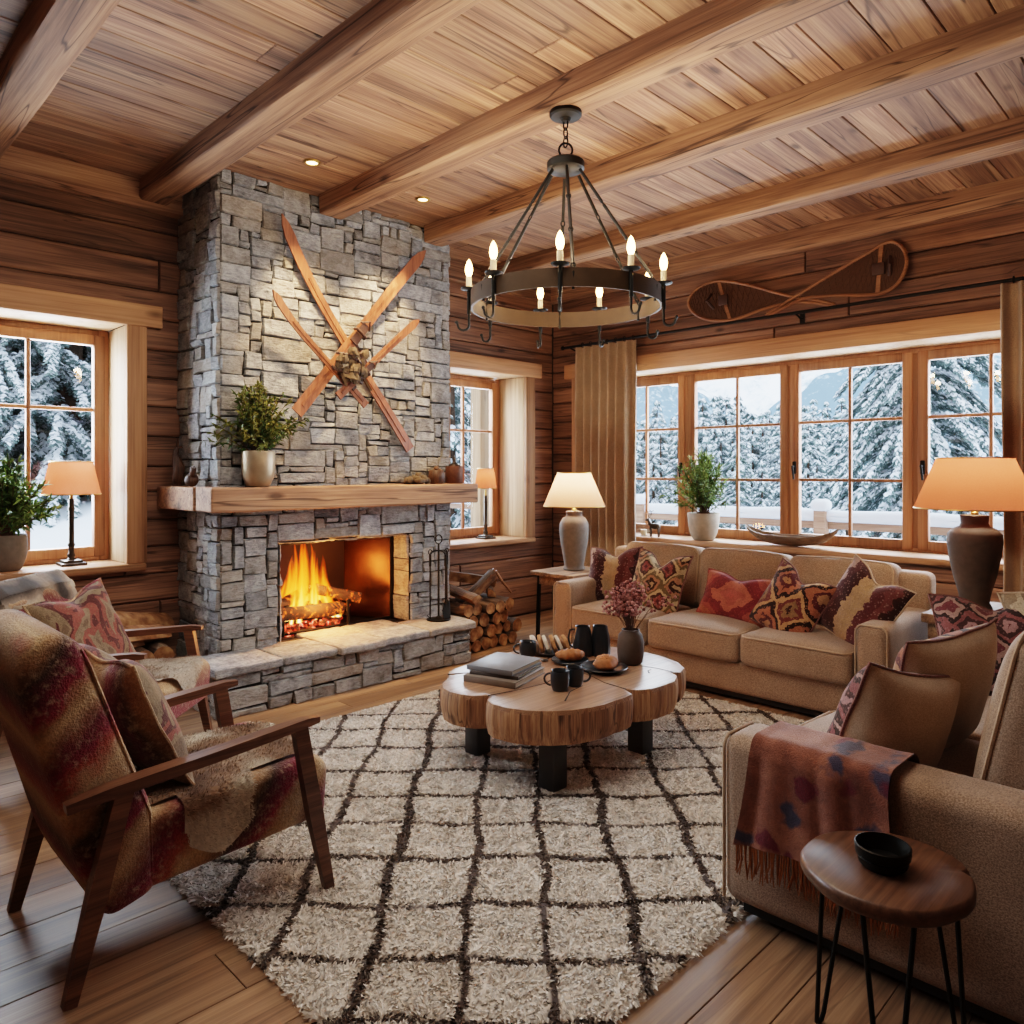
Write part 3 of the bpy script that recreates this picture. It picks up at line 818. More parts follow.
stones(c, (CX1, CY, 0), (0, 1, 0), (0, 0, 1), (1, 0, 0), YA - CY, ZC, seed=6, wmax=6)
stones(c, (OX1 + .004, CY, OZ0), (0, 1, 0), (0, 0, 1), (-1, 0, 0), .20, OZ1 - OZ0, seed=9, cell=.1, wmax=2, relief=(.004, .01))
stones(c, (OX0 - .004, CY, OZ0), (0, 1, 0), (0, 0, 1), (1, 0, 0), .20, OZ1 - OZ0, seed=10, cell=.1, wmax=2, relief=(.004, .01))
stones(c, (OX0, CY, OZ1 + .002), (1, 0, 0), (0, 1, 0), (0, 0, -1), OX1 - OX0, .2, seed=19, relief=(.003, .006))
mk('chimney_masonry', fpo(c), [M['stone'], M['mortar']], fp, sharp=55)
# raised hearth
HX0, HX1, HY = 1.93, 3.92, 4.40
c = MB(); c.bx(HX0 + B0, HX1 - B0, HY + B0, CY + .03, 0, .255, 1)
stones(c, (HX0, HY, 0), (1, 0, 0), (0, 0, 1), (0, -1, 0), HX1 - HX0, .26, seed=14, cell=.043, wmax=8, hmax=3, relief=(.012, .03))
stones(c, (HX1, HY, 0), (0, 1, 0), (0, 0, 1), (1, 0, 0), CY - HY, .26, seed=15, cell=.043, wmax=6)
stones(c, (HX0, CY, 0), (0, -1, 0), (0, 0, 1), (-1, 0, 0), CY - HY, .26, seed=16, cell=.043, wmax=6)
mk('hearth_base', fpo(c), [M['stone'], M['mortar']], fp, sharp=55)
xs = [HX0 - .05, 2.33, 2.72, 3.10, 3.50, HX1 + .07]
for i in range(5):
    mb = MB(); a, b = xs[i] + .004, xs[i + 1] - .004; y0 = HY - R.uniform(.04, .075); y1 = CY + (.19 if 2.52 < (a + b) / 2 < 3.6 else .02)
    if i == 0: pts_r = .03
    def fn(p, a=a, b=b):
        q = Vector(p); s = 1 if p[1] < 0 else .2
        n1 = noise.noise(Vector((p[0] * 5 + i * 9, p[1] * 5, p[2] * 9))); n2 = noise.noise(Vector((p[0] * 17 + i * 3, p[1] * 17, 4)))
        q.y += s * n1 * .018; q.z += n2 * .004 + n1 * .003
        if i == 4 and p[0] > 0: q.x += n1 * .015 - max(0, -p[1] - .05) * max(0, p[0] - .05) * .9
        return q
    y1 = min(y1, CY + .02) if (b > 3.62 or a < 2.5) else y1
    mb.rbox(((a + b) / 2, (y0 + y1) / 2, .288), (b - a, y1 - y0, .055), .014, 2, 7, 0, R.random() * .6 + .3, None, fn)
    mk('hearth_slab', fpo(mb), M['slabstone'], fp)
# timber mantel: front beam with a return on the chimney's left side
mb = MB(); MX0, MX1, MY = 1.942, 4.15, 4.54
def mfn(p): return Vector(p) + Vector((0, .004 * noise.noise(p * 6), .006 * noise.noise(Vector((p.x * 4, p.y * 9, 2)))))
mb.rbox(((MX0 + MX1) / 2, (MY + CY) / 2 + .01, 1.312), (MX1 - MX0, CY - MY + .02, .155), .012, 2, 18, 0, .55, None, mfn)
mb.rbox(((MX0 + CX0) / 2 + .005, (CY + YA) / 2 + .015, 1.312), (CX0 - MX0 + .03, YA - CY - .03, .153), .012, 2, 5, 0, .8, None, mfn)
mk('mantel_shelf', fpo(mb), M['beamx'], fp)
# firebox: lining, polished side plate, steel frame
mb = MB(); yb = 5.30; xr = 3.36
mb.add([(OX0 + .02, CY + .19, OZ0), (OX0 + .12, yb, OZ0), (OX0 + .12, yb, OZ1), (OX0 + .02, CY + .19, OZ1)], [(0, 1, 2, 3)])
mb.add([(OX0 + .12, yb, OZ0), (xr, yb, OZ0), (xr, yb, OZ1), (OX0 + .12, yb, OZ1)], [(0, 1, 2, 3)])
mb.add([(OX0, CY + .15, OZ1 - .002), (OX1, CY + .15, OZ1 - .002), (OX1, yb + .02, OZ1 - .002), (OX0, yb + .02, OZ1 - .002)], [(0, 1, 2, 3)])
mb.add([(OX0, CY + .15, OZ0 - .01), (OX1, CY + .15, OZ0 - .01), (OX1, yb + .02, OZ0 - .01), (OX0, yb + .02, OZ0 - .01)], [(3, 2, 1, 0)])
mk('firebox', fpo(mb), M['firebrick'], fp)
mb = MB(); mb.add([(xr, yb, OZ0), (OX1 - .03, CY + .2, OZ0), (OX1 - .03, CY + .2, OZ1), (xr, yb, OZ1)], [(0, 1, 2, 3)])
mk('side_plate', fpo(mb), M['fireplate'], fp)
mb = MB(); f = .03
for a in ((OX0, OX0 + f, OZ0, OZ1), (OX1 - f, OX1, OZ0, OZ1), (OX0 + f, OX1 - f, OZ1 - f, OZ1), (OX0 + f, OX1 - f, OZ0, OZ0 + .02)):
    mb.bev(a[0], a[1], CY + .18, CY + .215, a[2], a[3], .004)
mk('firebox_frame', fpo(mb), M['black'], fp)

# fire, embers, burning logs, fire basket
FX, FY = 2.90, 5.08
def logm(L, r, seed, mat0=0):
    mb = MB(); K, n = 10, 12; V = []; F = []
    for k in range(K + 1):
        for j in range(n):
            a = 2 * PI * j / n; q = r * (1 + .16 * noise.noise(Vector((math.cos(a) * 1.2, math.sin(a) * 1.2, k * .35 + seed * 5.3))))
            V.append((q * math.cos(a), -L / 2 + L * k / K + .01 * noise.noise(Vector((math.cos(a) * 2, math.sin(a) * 2, seed))) * (k in (0, K)), q * math.sin(a)))
    for k in range(K):
        for j in range(n): F.append((k * n + j, (k + 1) * n + j, (k + 1) * n + (j + 1) % n, k * n + (j + 1) % n))
    mb.add(V, F, 0, .5)
    mb.add([V[j] for j in range(n)], [tuple(range(n))], 1, .35 + .5 * ((seed * 37) % 10) / 10)
    mb.add([V[K * n + j] for j in range(n)], [tuple(range(n - 1, -1, -1))], 1, .5)
    return mb
for i, (x, y, z, rz, ry, L, r, lab) in enumerate([(2.86, 4.98, .455, 95, 3, .58, .050, 'charred log glowing along the front of the fire'), (2.97, 5.10, .46, 84, -2, .56, .055, 'charred log glowing at the back of the fire'),
        (3.10, 5.02, .56, 62, 14, .40, .042, 'burning log propped across the right end of the fire'), (2.74, 5.05, .545, 118, -10, .36, .040, 'burning log leaning in the heart of the flames')]):
    mb = logm(L, r, i + 1); o = mk('burning_log', mb, [M['charlog'], M['charlog']]); o.location = (x, y, z); o.rotation_euler = (rad(ry), 0, rad(rz))
    tag(o, lab, 'log', 'burning logs')
mb = MB()
for i in range(70):
    mb.blob((R.uniform(2.60, 3.22), R.uniform(4.97, 5.22), R.uniform(.315, .375)), (R.uniform(.02, .045), R.uniform(.02, .04), R.uniform(.018, .03)), 5, 0, 0, .5, i)
tag(mk('ember_bed', mb, M['ember']), 'glowing red embers under the burning logs', 'embers', None, 'stuff')
t = thing('fire_grate', 'black iron fire grate with two uprights holding the logs', 'grate', (FX, 5.0, .31))
for x in (-.27, .27):
    mb = MB(); mb.tube([(x, -.06, .0), (x, -.055, .19), (x + .02, -.05, .205), (x + .05, -.045, .205)], .013, 8); mb.tube([(x, -.055, .085), (x, .22, .085)], .011, 8); mb.tube([(x, .21, 0), (x, .21, .1)], .011, 8)
    mk('andiron', mb, M['black'], t)
mb = MB()
for y in (.0, .1, .2): mb.tube([(-.3, y, .085), (.3, y, .085)], .009, 6)
mk('bars', mb, M['black'], t)
# flames: crossed wavy tongues
t = thing('fire', 'bright orange and yellow flames rising in the firebox', 'fire', (FX, FY, .38))
fr = random.Random(3)
spec = []
for i in range(38):
    x = fr.gauss(-.03, .19); x = max(-.34, min(.30, x))
    h = (.60 * math.exp(-((x + .10) / .17) ** 2) + .42 * math.exp(-((x - .12) / .11) ** 2)) * fr.uniform(.65, 1.15)
    spec.append((x, fr.uniform(-.10, .10), max(.14, min(.60, h)), fr.uniform(.045, .085)))
for i, (x, y, h, wd) in enumerate(spec):
    mb = MB(); K = 14
    for q in range(3):
        a = PI * q / 3 + fr.uniform(-.3, .3) + PI / 4; V = []; T = []; T2 = []; F = []
        for k in range(K + 1):
            s_ = k / K; ww = wd * (1 - s_) ** .75 * (.35 + 1.5 * s_ if s_ < .3 else .8 + .2) 
            ox = .035 * s_ * noise.noise(Vector((s_ * 2.5, i * 3.1, 0))) - x * .35 * s_; oy = .03 * s_ * noise.noise(Vector((s_ * 3, i * 5.7, 9)))
            for u in (-1, -.5, 0, .5, 1):
                V.append((x + ox + u * ww * math.cos(a), y + oy + u * ww * math.sin(a), h * s_)); T.append(max(.001, s_)); T2.append(1 - abs(u))
        for k in range(K):
            for u in range(4): F.append((k * 5 + u, k * 5 + u + 1, k * 5 + 6 + u, k * 5 + 5 + u))
        mb.add(V, F, 0, T, T2)
    mk('flame', mb, M['flame'], t, sharp=0)

# fireside tools
t = thing('fireplace_tool_set', 'black iron fire tool stand with poker and brush on the hearth', 'fire tools', (3.78, 4.60, .318))
mb = MB(); mb.lathe([(.095, 0), (.095, .008), (.03, .016), (.012, .03)], 28); mb.tube([(0, 0, .02), (0, 0, .60)], .008, 8)
ring = [(.035 * math.cos(a), 0, .635 + .035 * math.sin(a)) for a in [2 * PI * k / 16 for k in range(16)]]
mb.tube(ring, .005, 6, True); mb.tube([(-.085, 0, .53), (-.04, 0, .545), (.04, 0, .545), (.085, 0, .53)], .006, 6); mb.tube([(0, -.085, .53), (0, -.04, .545), (0, .04, .545), (0, .085, .53)], .006, 6)
mk('stand', mb, M['black'], t)
def tl(nm, x, y, bottom):
    mb = MB(); mb.tube([(x, y, .055), (x, y, .52)], .006, 8); mb.tube([(x, y, .43), (x, y, .52)], .010, 8)
    mb.tube([(x + .016 * math.cos(a), y, .54 + .02 * math.sin(a)) for a in [2 * PI * k / 12 for k in range(12)]], .004, 6, True)
    bottom(mb, x, y); mk(nm, mb, M['black'], t)
tl('poker', -.085, 0, lambda m, x, y: m.tube([(x, y, .06), (x, y, .02), (x - .03, y, .05)], [.006, .006, .003], 8))
tl('brush', .085, 0, lambda m, x, y: m.lathe([(.012, .02), (.03, .03), (.026, .12), (.01, .15)], 12, (x, y, 0)))
tl('shovel', 0, -.085, lambda m, x, y: m.bar([(x, y, .14), (x, y - .005, .09), (x, y - .02, .02)], [.03, .075, .07], .004, (0, 1, 0)))

# ---- crossed skis on the chimney
def ski(pts, w, lab, mat, ys, bind=None, lat=0.0):
    """pts: tip, tail in the wall plane (x,z); ys: stand-off at tip and tail; lat: sideways sweep of the upturned tip"""
    (x0, z0), (x1, z1) = pts; K = 26; P = []; W = []; y = ys[1]; LL = math.hypot(x1 - x0, z1 - z0); px, pz = -(z1 - z0) / LL, (x1 - x0) / LL
    for k in range(K + 1):
        s_ = k / K; q = lat * 4 * s_ * (1 - s_) * (1 - s_)
        P.append((x0 + (x1 - x0) * s_ + px * q, (ys[0] - ys[1]) * max(0, 1 - s_ / .35) ** 2, z0 + (z1 - z0) * s_ + pz * q))
        W.append(w * (min(1, (s_ / .07) ** .6 * .98 + .02) if s_ < .07 else 1.0 - .12 * math.sin(PI * min(1, s_ / .9))))
    mb = MB(); mb.bar(P, W, .013, (0, -1, 0), 0, .5)
    L = math.hypot(x1 - x0, z1 - z0); d = Vector(((x1 - x0) / L, 0, (z1 - z0) / L))
    mb.bar([(p[0], p[1] - .009, p[2]) for p in P[6:-1]], w * .22, .008, (0, -1, 0), 0, .2)
    o = mk('wooden_ski', mb, M[mat]); o.location = (0, y, 0); tag(o, lab, 'ski', 'crossed wooden skis on the chimney')
    if bind is not None:
        b = Vector((x0, -.03, z0)) + d * (L * bind); s_ = d.cross(Vector((0, 1, 0))); mb = MB()
        mb.bar([b - d * .09, b + d * .09], w * .7, .012, (0, -1, 0))
        mb.tube([b - s_ * w * .55 + Vector((0, .012, 0)), b - s_ * w * .5 + Vector((0, -.018, 0)), b + Vector((0, -.026, 0)), b + s_ * w * .5 + Vector((0, -.018, 0)), b + s_ * w * .55 + Vector((0, .012, 0))], .011, 8)
        mb.tube([b - d * .07 - s_ * w * .5, b - d * .12 + Vector((0, -.018, 0)), b - d * .07 + s_ * w * .5], .008, 8)
        mk('binding', mb, M['leather'], o)
    return o
ski(((2.47, 3.225), (3.58, 1.66)), .080, 'long ski with tip at the upper left, tail pointing down right', 'ski', (4.66, 4.708), .56, -.07)
ski(((3.675, 3.222), (2.585, 1.892)), .092, 'long ski leaning with its tip at the upper right', 'ski', (4.63, 4.668), .55)
ski(((2.37, 2.683), (3.12, 1.972)), .056, 'short ski with tip below the long ski at left', 'ski', (4.59, 4.628), .76, -.035)
ski(((3.565, 2.655), (2.862, 2.018)), .060, 'short ski pointing right below the long right-leaning ski', 'ski', (4.57, 4.592), .70)
t = thing('binding_bundle', 'knot of old leather straps, bindings and dried sprigs where the skis cross', 'bundle', (2.945, 4.57, 2.235))
mb = MB()
for i in range(9):
    a = R.uniform(0, 2 * PI); b = a + R.uniform(1.5, 3); q = R.uniform(.06, .15)
    mb.tube([(q * math.cos(a), .0, q * math.sin(a) + .02), (.5 * q * math.cos((a + b) / 2), -.05, .5 * q * math.sin((a + b) / 2)), (q * math.cos(b), 0, q * math.sin(b))], .010, 7)
mk('strap', mb, M['leather'], t)
mb = MB()
for i in range(22):
    a = R.uniform(0, 2 * PI); q = R.uniform(.02, .15); mb.blob((q * math.cos(a), -.02 - R.uniform(0, .03), q * math.sin(a)), (.03, .02, .035), 5, 0, 0, .7, i)
mk('dried_sprig', mb, M['moss'], t)
mb = MB()
for x, z, a in ((-.09, -.06, .5), (.07, .05, -.4), (.1, -.08, .9)): mb.bar([(x, -.03, z), (x + .05 * math.sin(a), -.06, z - .09)], .02, .006, (0, -1, 0))
mk('buckle', mb, M['pewter'], t)
# ------------------------------------------------------------------ sofas
def sofa(name, label, loc, rz, W, D, aw, ah, n, seat_z, bh, back_y, tilt=9):
    t = thing(name, label, 'sofa', loc, rz)
    hw = W / 2
    mb = MB(); mb.rbox((0, D / 2, .16), (W - .04, D - .05, .21), .03, 2, 3); mk('base', mb, M['sofa'], t)
    mb = MB(); mb.bx(-hw + .05, hw - .05, .06, D - .06, .022, .06); mk('plinth_and_shade', mb, M['dark'], t)  # dark plinth on the two-seat sofa; stands in for shadow under the three-seat
    for s in (-1, 1):
        mb = MB(); mb.rbox((s * (hw - aw / 2), D / 2, (ah + .055) / 2), (aw, D, ah - .055), .055, 5, 4, 0, 0, None, lambda p: Vector(p) + Vector((.004 * noise.noise(Vector(p) * 5), 0, .006 * noise.noise(Vector(p) * 4))))
        a = mk('arm', mb, M['sofa'], t, sharp=0)
        q = [(-aw / 2 + .006, .07), (-aw / 2 + .006, ah - .055)] + [(-aw / 2 + .055 - .05 * math.cos(k * PI / 8), ah - .055 + .05 * math.sin(k * PI / 8)) for k in range(1, 4)] + \
            [(aw / 2 - .055 + .05 * math.sin(k * PI / 8), ah - .055 + .05 * math.cos(k * PI / 8)) for k in range(1, 4)] + [(aw / 2 - .006, ah - .055), (aw / 2 - .006, .07)]
        mb = MB(); mb.tube([(s * (hw - aw / 2) + x, .012, z) for x, z in q], .006, 6); mk('piping', mb, M['sofad'], a)
    mb = MB(); mb.rbox((0, D - .09, (bh - .06 + .05) / 2), (W - .02, .18, bh - .11), .05, 4, 4); mk('back_frame', mb, M['sofa'], t, sharp=0)
    iw = (W - 2 * aw - .01) / n
    for i in range(n):
        cx = -hw + aw + .005 + iw * (i + .5); ch = seat_z - .255; cd = back_y + .03
        def puff(p, iw=iw, cd=cd, ch=ch):
            a, b = p[0] / (iw / 2), p[1] / (cd / 2); k = max(0, 1 - a * a) * max(0, 1 - b * b)
            return Vector(p) + Vector((0, -.012 * max(0, 1 - a * a) * (b < -.5), (.028 * k if p[2] > 0 else 0) + .006 * noise.noise(Vector((p[0] * 5 + i * 7, p[1] * 5, 1)))))
        mb = MB(); mb.rbox((cx, cd / 2 - .02, .255 + ch / 2), (iw - .006, cd, ch), .045, 4, 8, 0, 0, None, puff)
        c = mk('seat_cushion', mb, M['sofa'], t, sharp=0)
        mb = MB(); hx = (iw - .006) / 2 - .012
        mb.tube([(cx - hx, .15, seat_z - .012), (cx - hx, .01, seat_z - .014), (cx - hx + .03, -.022, seat_z - .016), (cx, -.033, seat_z - .012), (cx + hx - .03, -.022, seat_z - .016), (cx + hx, .01, seat_z - .014), (cx + hx, .15, seat_z - .012)], .0065, 6)
        mk('piping', mb, M['sofad'], c)
        bw = (W - 2 * aw + .02) / n if True else iw; bx = cx
        hh = bh - seat_z + .02; Q = Matrix.Translation((bx, back_y + .11, seat_z - .03)) @ Matrix.Rotation(rad(-tilt), 4, 'X')
        def bp(p, bw=bw, hh=hh):
            a, b = p[0] / (bw / 2), p[2] / (hh / 2); k = max(0, 1 - a ** 4) * max(0, 1 - b ** 4)
            return Vector(p) + Vector((0, (-.045 if p[1] < 0 else .02) * k, .012 * (1 - a * a) * (b > .5) + .008 * noise.noise(Vector((p[0] * 5 + i * 3, 2, p[2] * 5)))))
        mb = MB(); mb.rbox((0, 0, hh / 2), (bw - .008, .20, hh), .06, 4, 8, 0, 0, Q, bp)
        c = mk('back_cushion', mb, M['sofa'], t, sharp=0)
        mb = MB(); hx = (bw - .008) / 2 - .012
        for y in (-.088, .088):
            mb.tube([(-hx, y, .05), (-hx, y, hh - .06), (-hx + .02, y, hh - .022), (-hx + .05, y, hh - .008), (0, y - .004, hh + .006), (hx - .05, y, hh - .008), (hx - .02, y, hh - .022), (hx, y, hh - .06), (hx, y, .05)], .0065, 6, False, 0, 0, True, Q)
        mk('piping', mb, M['sofad'], c)
    return t
sofa('three_seat_sofa', 'long beige linen three-seat sofa under the wide snowy window', (4.42, 2.72, 0), rad(-90), 2.50, .95, .185, .625, 3, .455, .905, .62)
sofa('two_seat_sofa', 'beige linen two-seat sofa with a rust kilim throw over its arm', (3.29, 1.29, 0), rad(180), 2.02, 1.08, .23, .615, 2, .475, 1.03, .66, 12)

# ------------------------------------------------------------------ cushions
def pillow(label, mat, loc, yaw, tilt=18, roll=0, w=.48, h=.48, T=.085, dent=.06, back='tan', group='sofa cushions', pip='tan', seed=1, name='throw_pillow', cat='cushion'):
    n = 26; mb = MB()
    def pt(i, j, sg):
        u, v = 2 * i - 1, 2 * j - 1
        e = max(0, 1 - abs(u) ** 2.6) ** .55 * max(0, 1 - abs(v) ** 2.6) ** .55
        x = u * w / 2 * (1 - .085 * (1 - v * v)); y = v * h / 2 * (1 - .085 * (1 - u * u))
        d = dent * math.exp(-(u / .34) ** 2) * max(0, (v + .2) / 1.2) ** 1.5
        y -= d
        z = sg * T * e * (1 - .35 * math.exp(-(u / .22) ** 2) * max(0, v) ** 1.2 * (dent > 0)) + .010 * noise.noise(Vector((u * 2 + seed * 7, v * 2, seed))) + .012 * (u * u - v * v * .5) * math.sin(seed)
        return (x, y, z)
    mb.grid(lambda i, j: pt(i, j, 1), n, n, 0); mb.grid(lambda i, j: pt(j, i, -1), n, n, 1)
    o = mk(name, mb, [M[mat], M[back]], sharp=0)
    rim = [(i / 20, 0) for i in range(20)] + [(1, i / 20) for i in range(20)] + [(1 - i / 20, 1) for i in range(20)] + [(0, 1 - i / 20) for i in range(20)]
    mb = MB(); mb.tube([pt(a, b, 0) for a, b in rim], .006, 6, True); mk('piping', mb, M[pip], o)
    o.matrix_world = Matrix.Translation(loc) @ Matrix.Rotation(rad(yaw), 4, 'Z') @ Matrix.Rotation(rad(90 - tilt), 4, 'X') @ Matrix.Rotation(rad(roll), 4, 'Z')
    return tag(o, label, cat, group)
g = 'cushions along the three-seat sofa'
pillow('burgundy and tan striped cushion at the corner lamp end of the long sofa', 'k_stripe', (4.86, 3.70, .65), -82, 20, 4, .47, .47, seed=2, group=g, pip='mauve')
pillow('brown and rust kilim cushion with pointed ears beside the burgundy striped one', 'k_med', (4.80, 3.24, .645), -92, 22, -3, .49, .49, dent=.10, seed=3, group=g, pip='mauve')
pillow('flat coral red cushion with a dark crimson motif in the middle of the long sofa', 'k_red', (4.82, 2.60, .605), -94, 24, -3, .58, .35, .075, .04, seed=4, group=g, pip='k_red', back='k_red')
pillow('dark kilim cushion with orange and gold blots, tilted, between the red and the gold-banded ones', 'k_dark', (4.74, 2.17, .63), -98, 24, -20, .47, .47, dent=.07, seed=5, group=g, pip='mauve')
pillow('maroon cushion with a broad gold band leaning on the arm by the large urn lamp', 'k_stripe', (4.72, 1.72, .665), -108, 22, -22, .50, .50, dent=.06, seed=6, group=g, pip='sofad')
g = 'cushions on the two-seat sofa'
pillow('cushion showing its plain tan back and maroon piping, nearest the throw', 'k_rose', (2.69, .89, .615), 160, 18, 12, .50, .48, .13, .0, seed=7, group=g, pip='mauve')
pillow('patterned cushion with a tan back standing just behind the front tan-backed one', 'k_dark', (3.03, .83, .69), 164, 16, -4, .52, .50, .11, .0, seed=8, group=g, pip='mauve')
pillow('rose kilim cushion with a small diamond motif against the far arm', 'k_rose', (3.98, .84, .70), -78, 20, 8, .52, .50, .09, .07, seed=9, group=g, pip='mauve')
pillow('beige striped cushion peeping out behind the rose kilim cushion', 'k_beige', (4.04, .58, .77), -80, 14, 14, .46, .46, .08, .03, seed=10, group=g, pip='tan')

# throws: a strip laid over an arm
def drape_throw(name, label, mat, y0, y1, xin, xout, top, zin, zout, fringe, seed, wav=.008):
    path = []; r = .05
    L1 = top - r - zin; W2 = abs(xout - xin) - 2 * r; L3 = top - r - zout; arc = PI / 2 * r; tot = L1 + L3 + W2 + 2 * arc; sg = 1 if xin > xout else -1
    def at(s):
        if s < L1: return (xin, zin + s)
        s -= L1
        if s < arc: a = s / r; return (xin - sg * (r - r * math.cos(a)), top - r + r * math.sin(a))
        s -= arc
        if s < W2: return (xin - sg * (r + s), top)
        s -= W2
        if s < arc: a = s / r; return (xout + sg * (r - r * math.sin(a)), top - r + r * math.cos(a))
        s -= arc; return (xout, top - r - s)
    def fn(i, j):
        x, z = at(tot * i); y = y0 + (y1 - y0) * j
        hang = max(0, (tot * i - (tot - L3)) / L3)
        wv = wav * (.6 + hang) * (math.sin(j * 9 + seed) + .6 * math.sin(j * 21 + 2 * seed))
        y += (.02 * math.sin(3 * i + j * 4)) * (.3 + hang) + (j - .5) * .06 * hang
        return (x - sg * (abs(wv) + .004) * (1 if hang > 0 else .25), y, z + (0 if hang > 0 else abs(wv) * .7) + (-.012 * math.sin(j * 7) * hang))
    mb = MB(); mb.grid(fn, 64, 40, 0); mb.grid(lambda i, j: tuple(Vector(fn(i, j)) + Vector((-sg * .008 if True else 0, 0, .006 * (i < .8)))), 64, 40, 0)
    o = mk(name, mb, M[mat], sharp=0); tag(o, label, 'throw')
    if fringe:
        mb = MB()
        for k in range(90):
            p = Vector(fn(1, (k + R.random() * .6) / 90.6)) + Vector((-sg * .004, 0, 0)); l = fringe * R.uniform(.8, 1.1)
            mb.tube([p + Vector((0, 0, .01)), p + Vector((R.uniform(-.006, .002) * sg, R.uniform(-.006, .006), -l * .5)), p + Vector((R.uniform(-.01, .004), R.uniform(-.012, .012), -l))], [.003, .0032, .0015], 5)
        f = mk('fringe', mb, M['fringe'], o)
    return o
drape_throw('kilim_throw', 'rust kilim throw with dark blue blots and fringe hanging over the sofa arm', 'throw', .74, 1.17, 2.515, 2.262, .633, .50, .29, .10, 1.3)
drape_throw('mauve_throw', 'dusky mauve cloth laid over the far arm of the two-seat sofa', 'mauve', .80, 1.12, 4.06, 4.312, .633, .50, .40, 0, 2.1, .004)

# ------------------------------------------------------------------ armchairs (forward = +x)
def armchair(label, loc, rz, dz=0.0):
    t = thing('lounge_armchair', label, 'armchair', loc, rz, 'wool armchairs by the hearth')
    mb = MB(); mb.prism([(-.22, .215), (-.24, .44), (.40, .475), (.445, .43), (.43, .25)], -.285, .285, .035, 4); mk('seat', mb, M['uph'], t, sharp=0)
    mb = MB()
    prof = [(-.155, .21), (-.30, .17), (-.36, .30), (-.535, .93), (-.515, 1.02), (-.44, 1.05), (-.36, 1.0), (-.335, .92), (-.165, .46)]
    prof = [(x + dz * .3 * (z > .8), z - dz * (z > .8)) for x, z in prof]
    mb.prism(prof, -.292, .292, .045, 4); b = mk('backrest', mb, M['uph'], t, sharp=0)
    for y in (-.272, .272):
        mb = MB(); mb.tube([(-.175, y * 1.035, .25), (-.18, y * 1.035, .45), (-.345 + .3 * dz, y * 1.035, .93 - dz), (-.37 + .3 * dz, y * 1.02, .985 - dz)], .006, 6); mk('seam', mb, M['uph'], b)
    for s in (-1, 1):
        y = s * .322
        P = [(-.42, y, .555), (-.30, y, .572), (0, y, .594), (.20, y, .612), (.32, y, .622), (.372, y, .622)]
        mb = MB(); mb.bar(P, [.036, .058, .055, .05, .042, .03], [.028, .034, .034, .032, .03, .02], (0, 0, 1), 0, .4); mk('armrest', mb, M['oak'], t, sharp=30)
        mb = MB(); mb.bar([(.300, s * .318, .61), (.355, s * .324, .30), (.412, s * .330, 0)], [.050, .052, .034], [.034, .038, .026], (0, s, 0), 0, .3)
        mk('leg', mb, M['oak'], t, sharp=30)
        mb = MB(); mb.bar([(-.265, s * .318, .568), (-.335, s * .320, .30), (-.412, s * .325, 0)], [.050, .054, .036], [.034, .038, .028], (0, s, 0), 0, .7)
        mk('leg', mb, M['oak'], t, sharp=30)
    mb = MB(); mb.bev(-.20, -.16, -.27, .27, .225, .26, .006); mk('rail', mb, M['oak'], t)
    mb = MB(); mb.bev(.31, .35, -.27, .27, .245, .28, .006); mk('rail', mb, M['oak'], t)
    return t
CH1 = (1.017, 2.68, 0); CH2 = (1.244, 4.21, 0)
armchair('wool-striped wooden armchair in front with a brown hide on its seat', CH1, 0)
armchair('wool-striped wooden armchair by the hearth with fur over its back', CH2, rad(-45), .11)
def local(o, rz, p):
    return Matrix.Translation(o) @ Matrix.Rotation(rz, 4, 'Z') @ Vector(p)
pillow('red and tan wool cushion standing edge-on in the nearer armchair', 'k_chair', local(CH1, 0, (-.145, .03, .69)), 98, 26, 3, .50, .50, .095, .03, 'uph', 'armchair cushions', 'uph', seed=11)
pillow('red and tan wool cushion facing out in the armchair by the hearth', 'k_chair', local(CH2, rad(-45), (-.08, -.03, .665)), 30, 24, 8, .50, .48, .085, .04, 'uph', 'armchair cushions', 'uph', seed=12)

# hides and furs: a supple sheet with short hair
def hide(name, label, cat, surf, inside, tonef, seed, mat='hide', parent_m=None, n=44, hair=.010, count=16000, lay=(1, 0)):
    mb = MB(); mb.grid(lambda i, j: surf(2 * i - 1, 2 * j - 1), n, n, 0, lambda i, j: max(.01, tonef(2 * i - 1, 2 * j - 1)), lambda i, j: inside(2 * i - 1, 2 * j - 1))
    rr = np.random.default_rng(seed); UV = []
    while len(UV) < count:
        u, v = rr.uniform(-1, 1, 2)
        if inside(u, v): UV.append((u, v))
    P = []; D = []; S = []; T = []
    for u, v in UV:
        p = Vector(surf(u, v)); e = .01
        du = Vector(surf(u + e, v)) - p; dv = Vector(surf(u, v + e)) - p
        nn = du.cross(dv); nn = nn.normalized() if nn.length > 1e-12 else Vector((0, 0, 1))
        flow = du.normalized() * lay[0] + dv.normalized() * lay[1]
        d = (nn * .45 + flow * rr.uniform(.5, 1.0) + du.normalized() * rr.normal(0, .25) + dv.normalized() * rr.normal(0, .25)).normalized()
        P.append(p); D.append(d); S.append(d.cross(nn).normalized()); T.append(min(1, max(.01, tonef(u, v) + rr.normal(0, .08))))
    V, Q = blades(P, D, S, hair * rr.uniform(.7, 1.3, count), .0028)
    b = len(mb.v); mb.v += [tuple(p) for p in V]; mb.f += [tuple(int(i) + b for i in q) for q in Q]; mb.m += [0] * len(Q); mb.t += list(np.repeat(T, 6)); mb.t2 += [0] * len(V)
    o = mk(name, mb, M[mat], sharp=0); tag(o, label, cat, None)
    return o
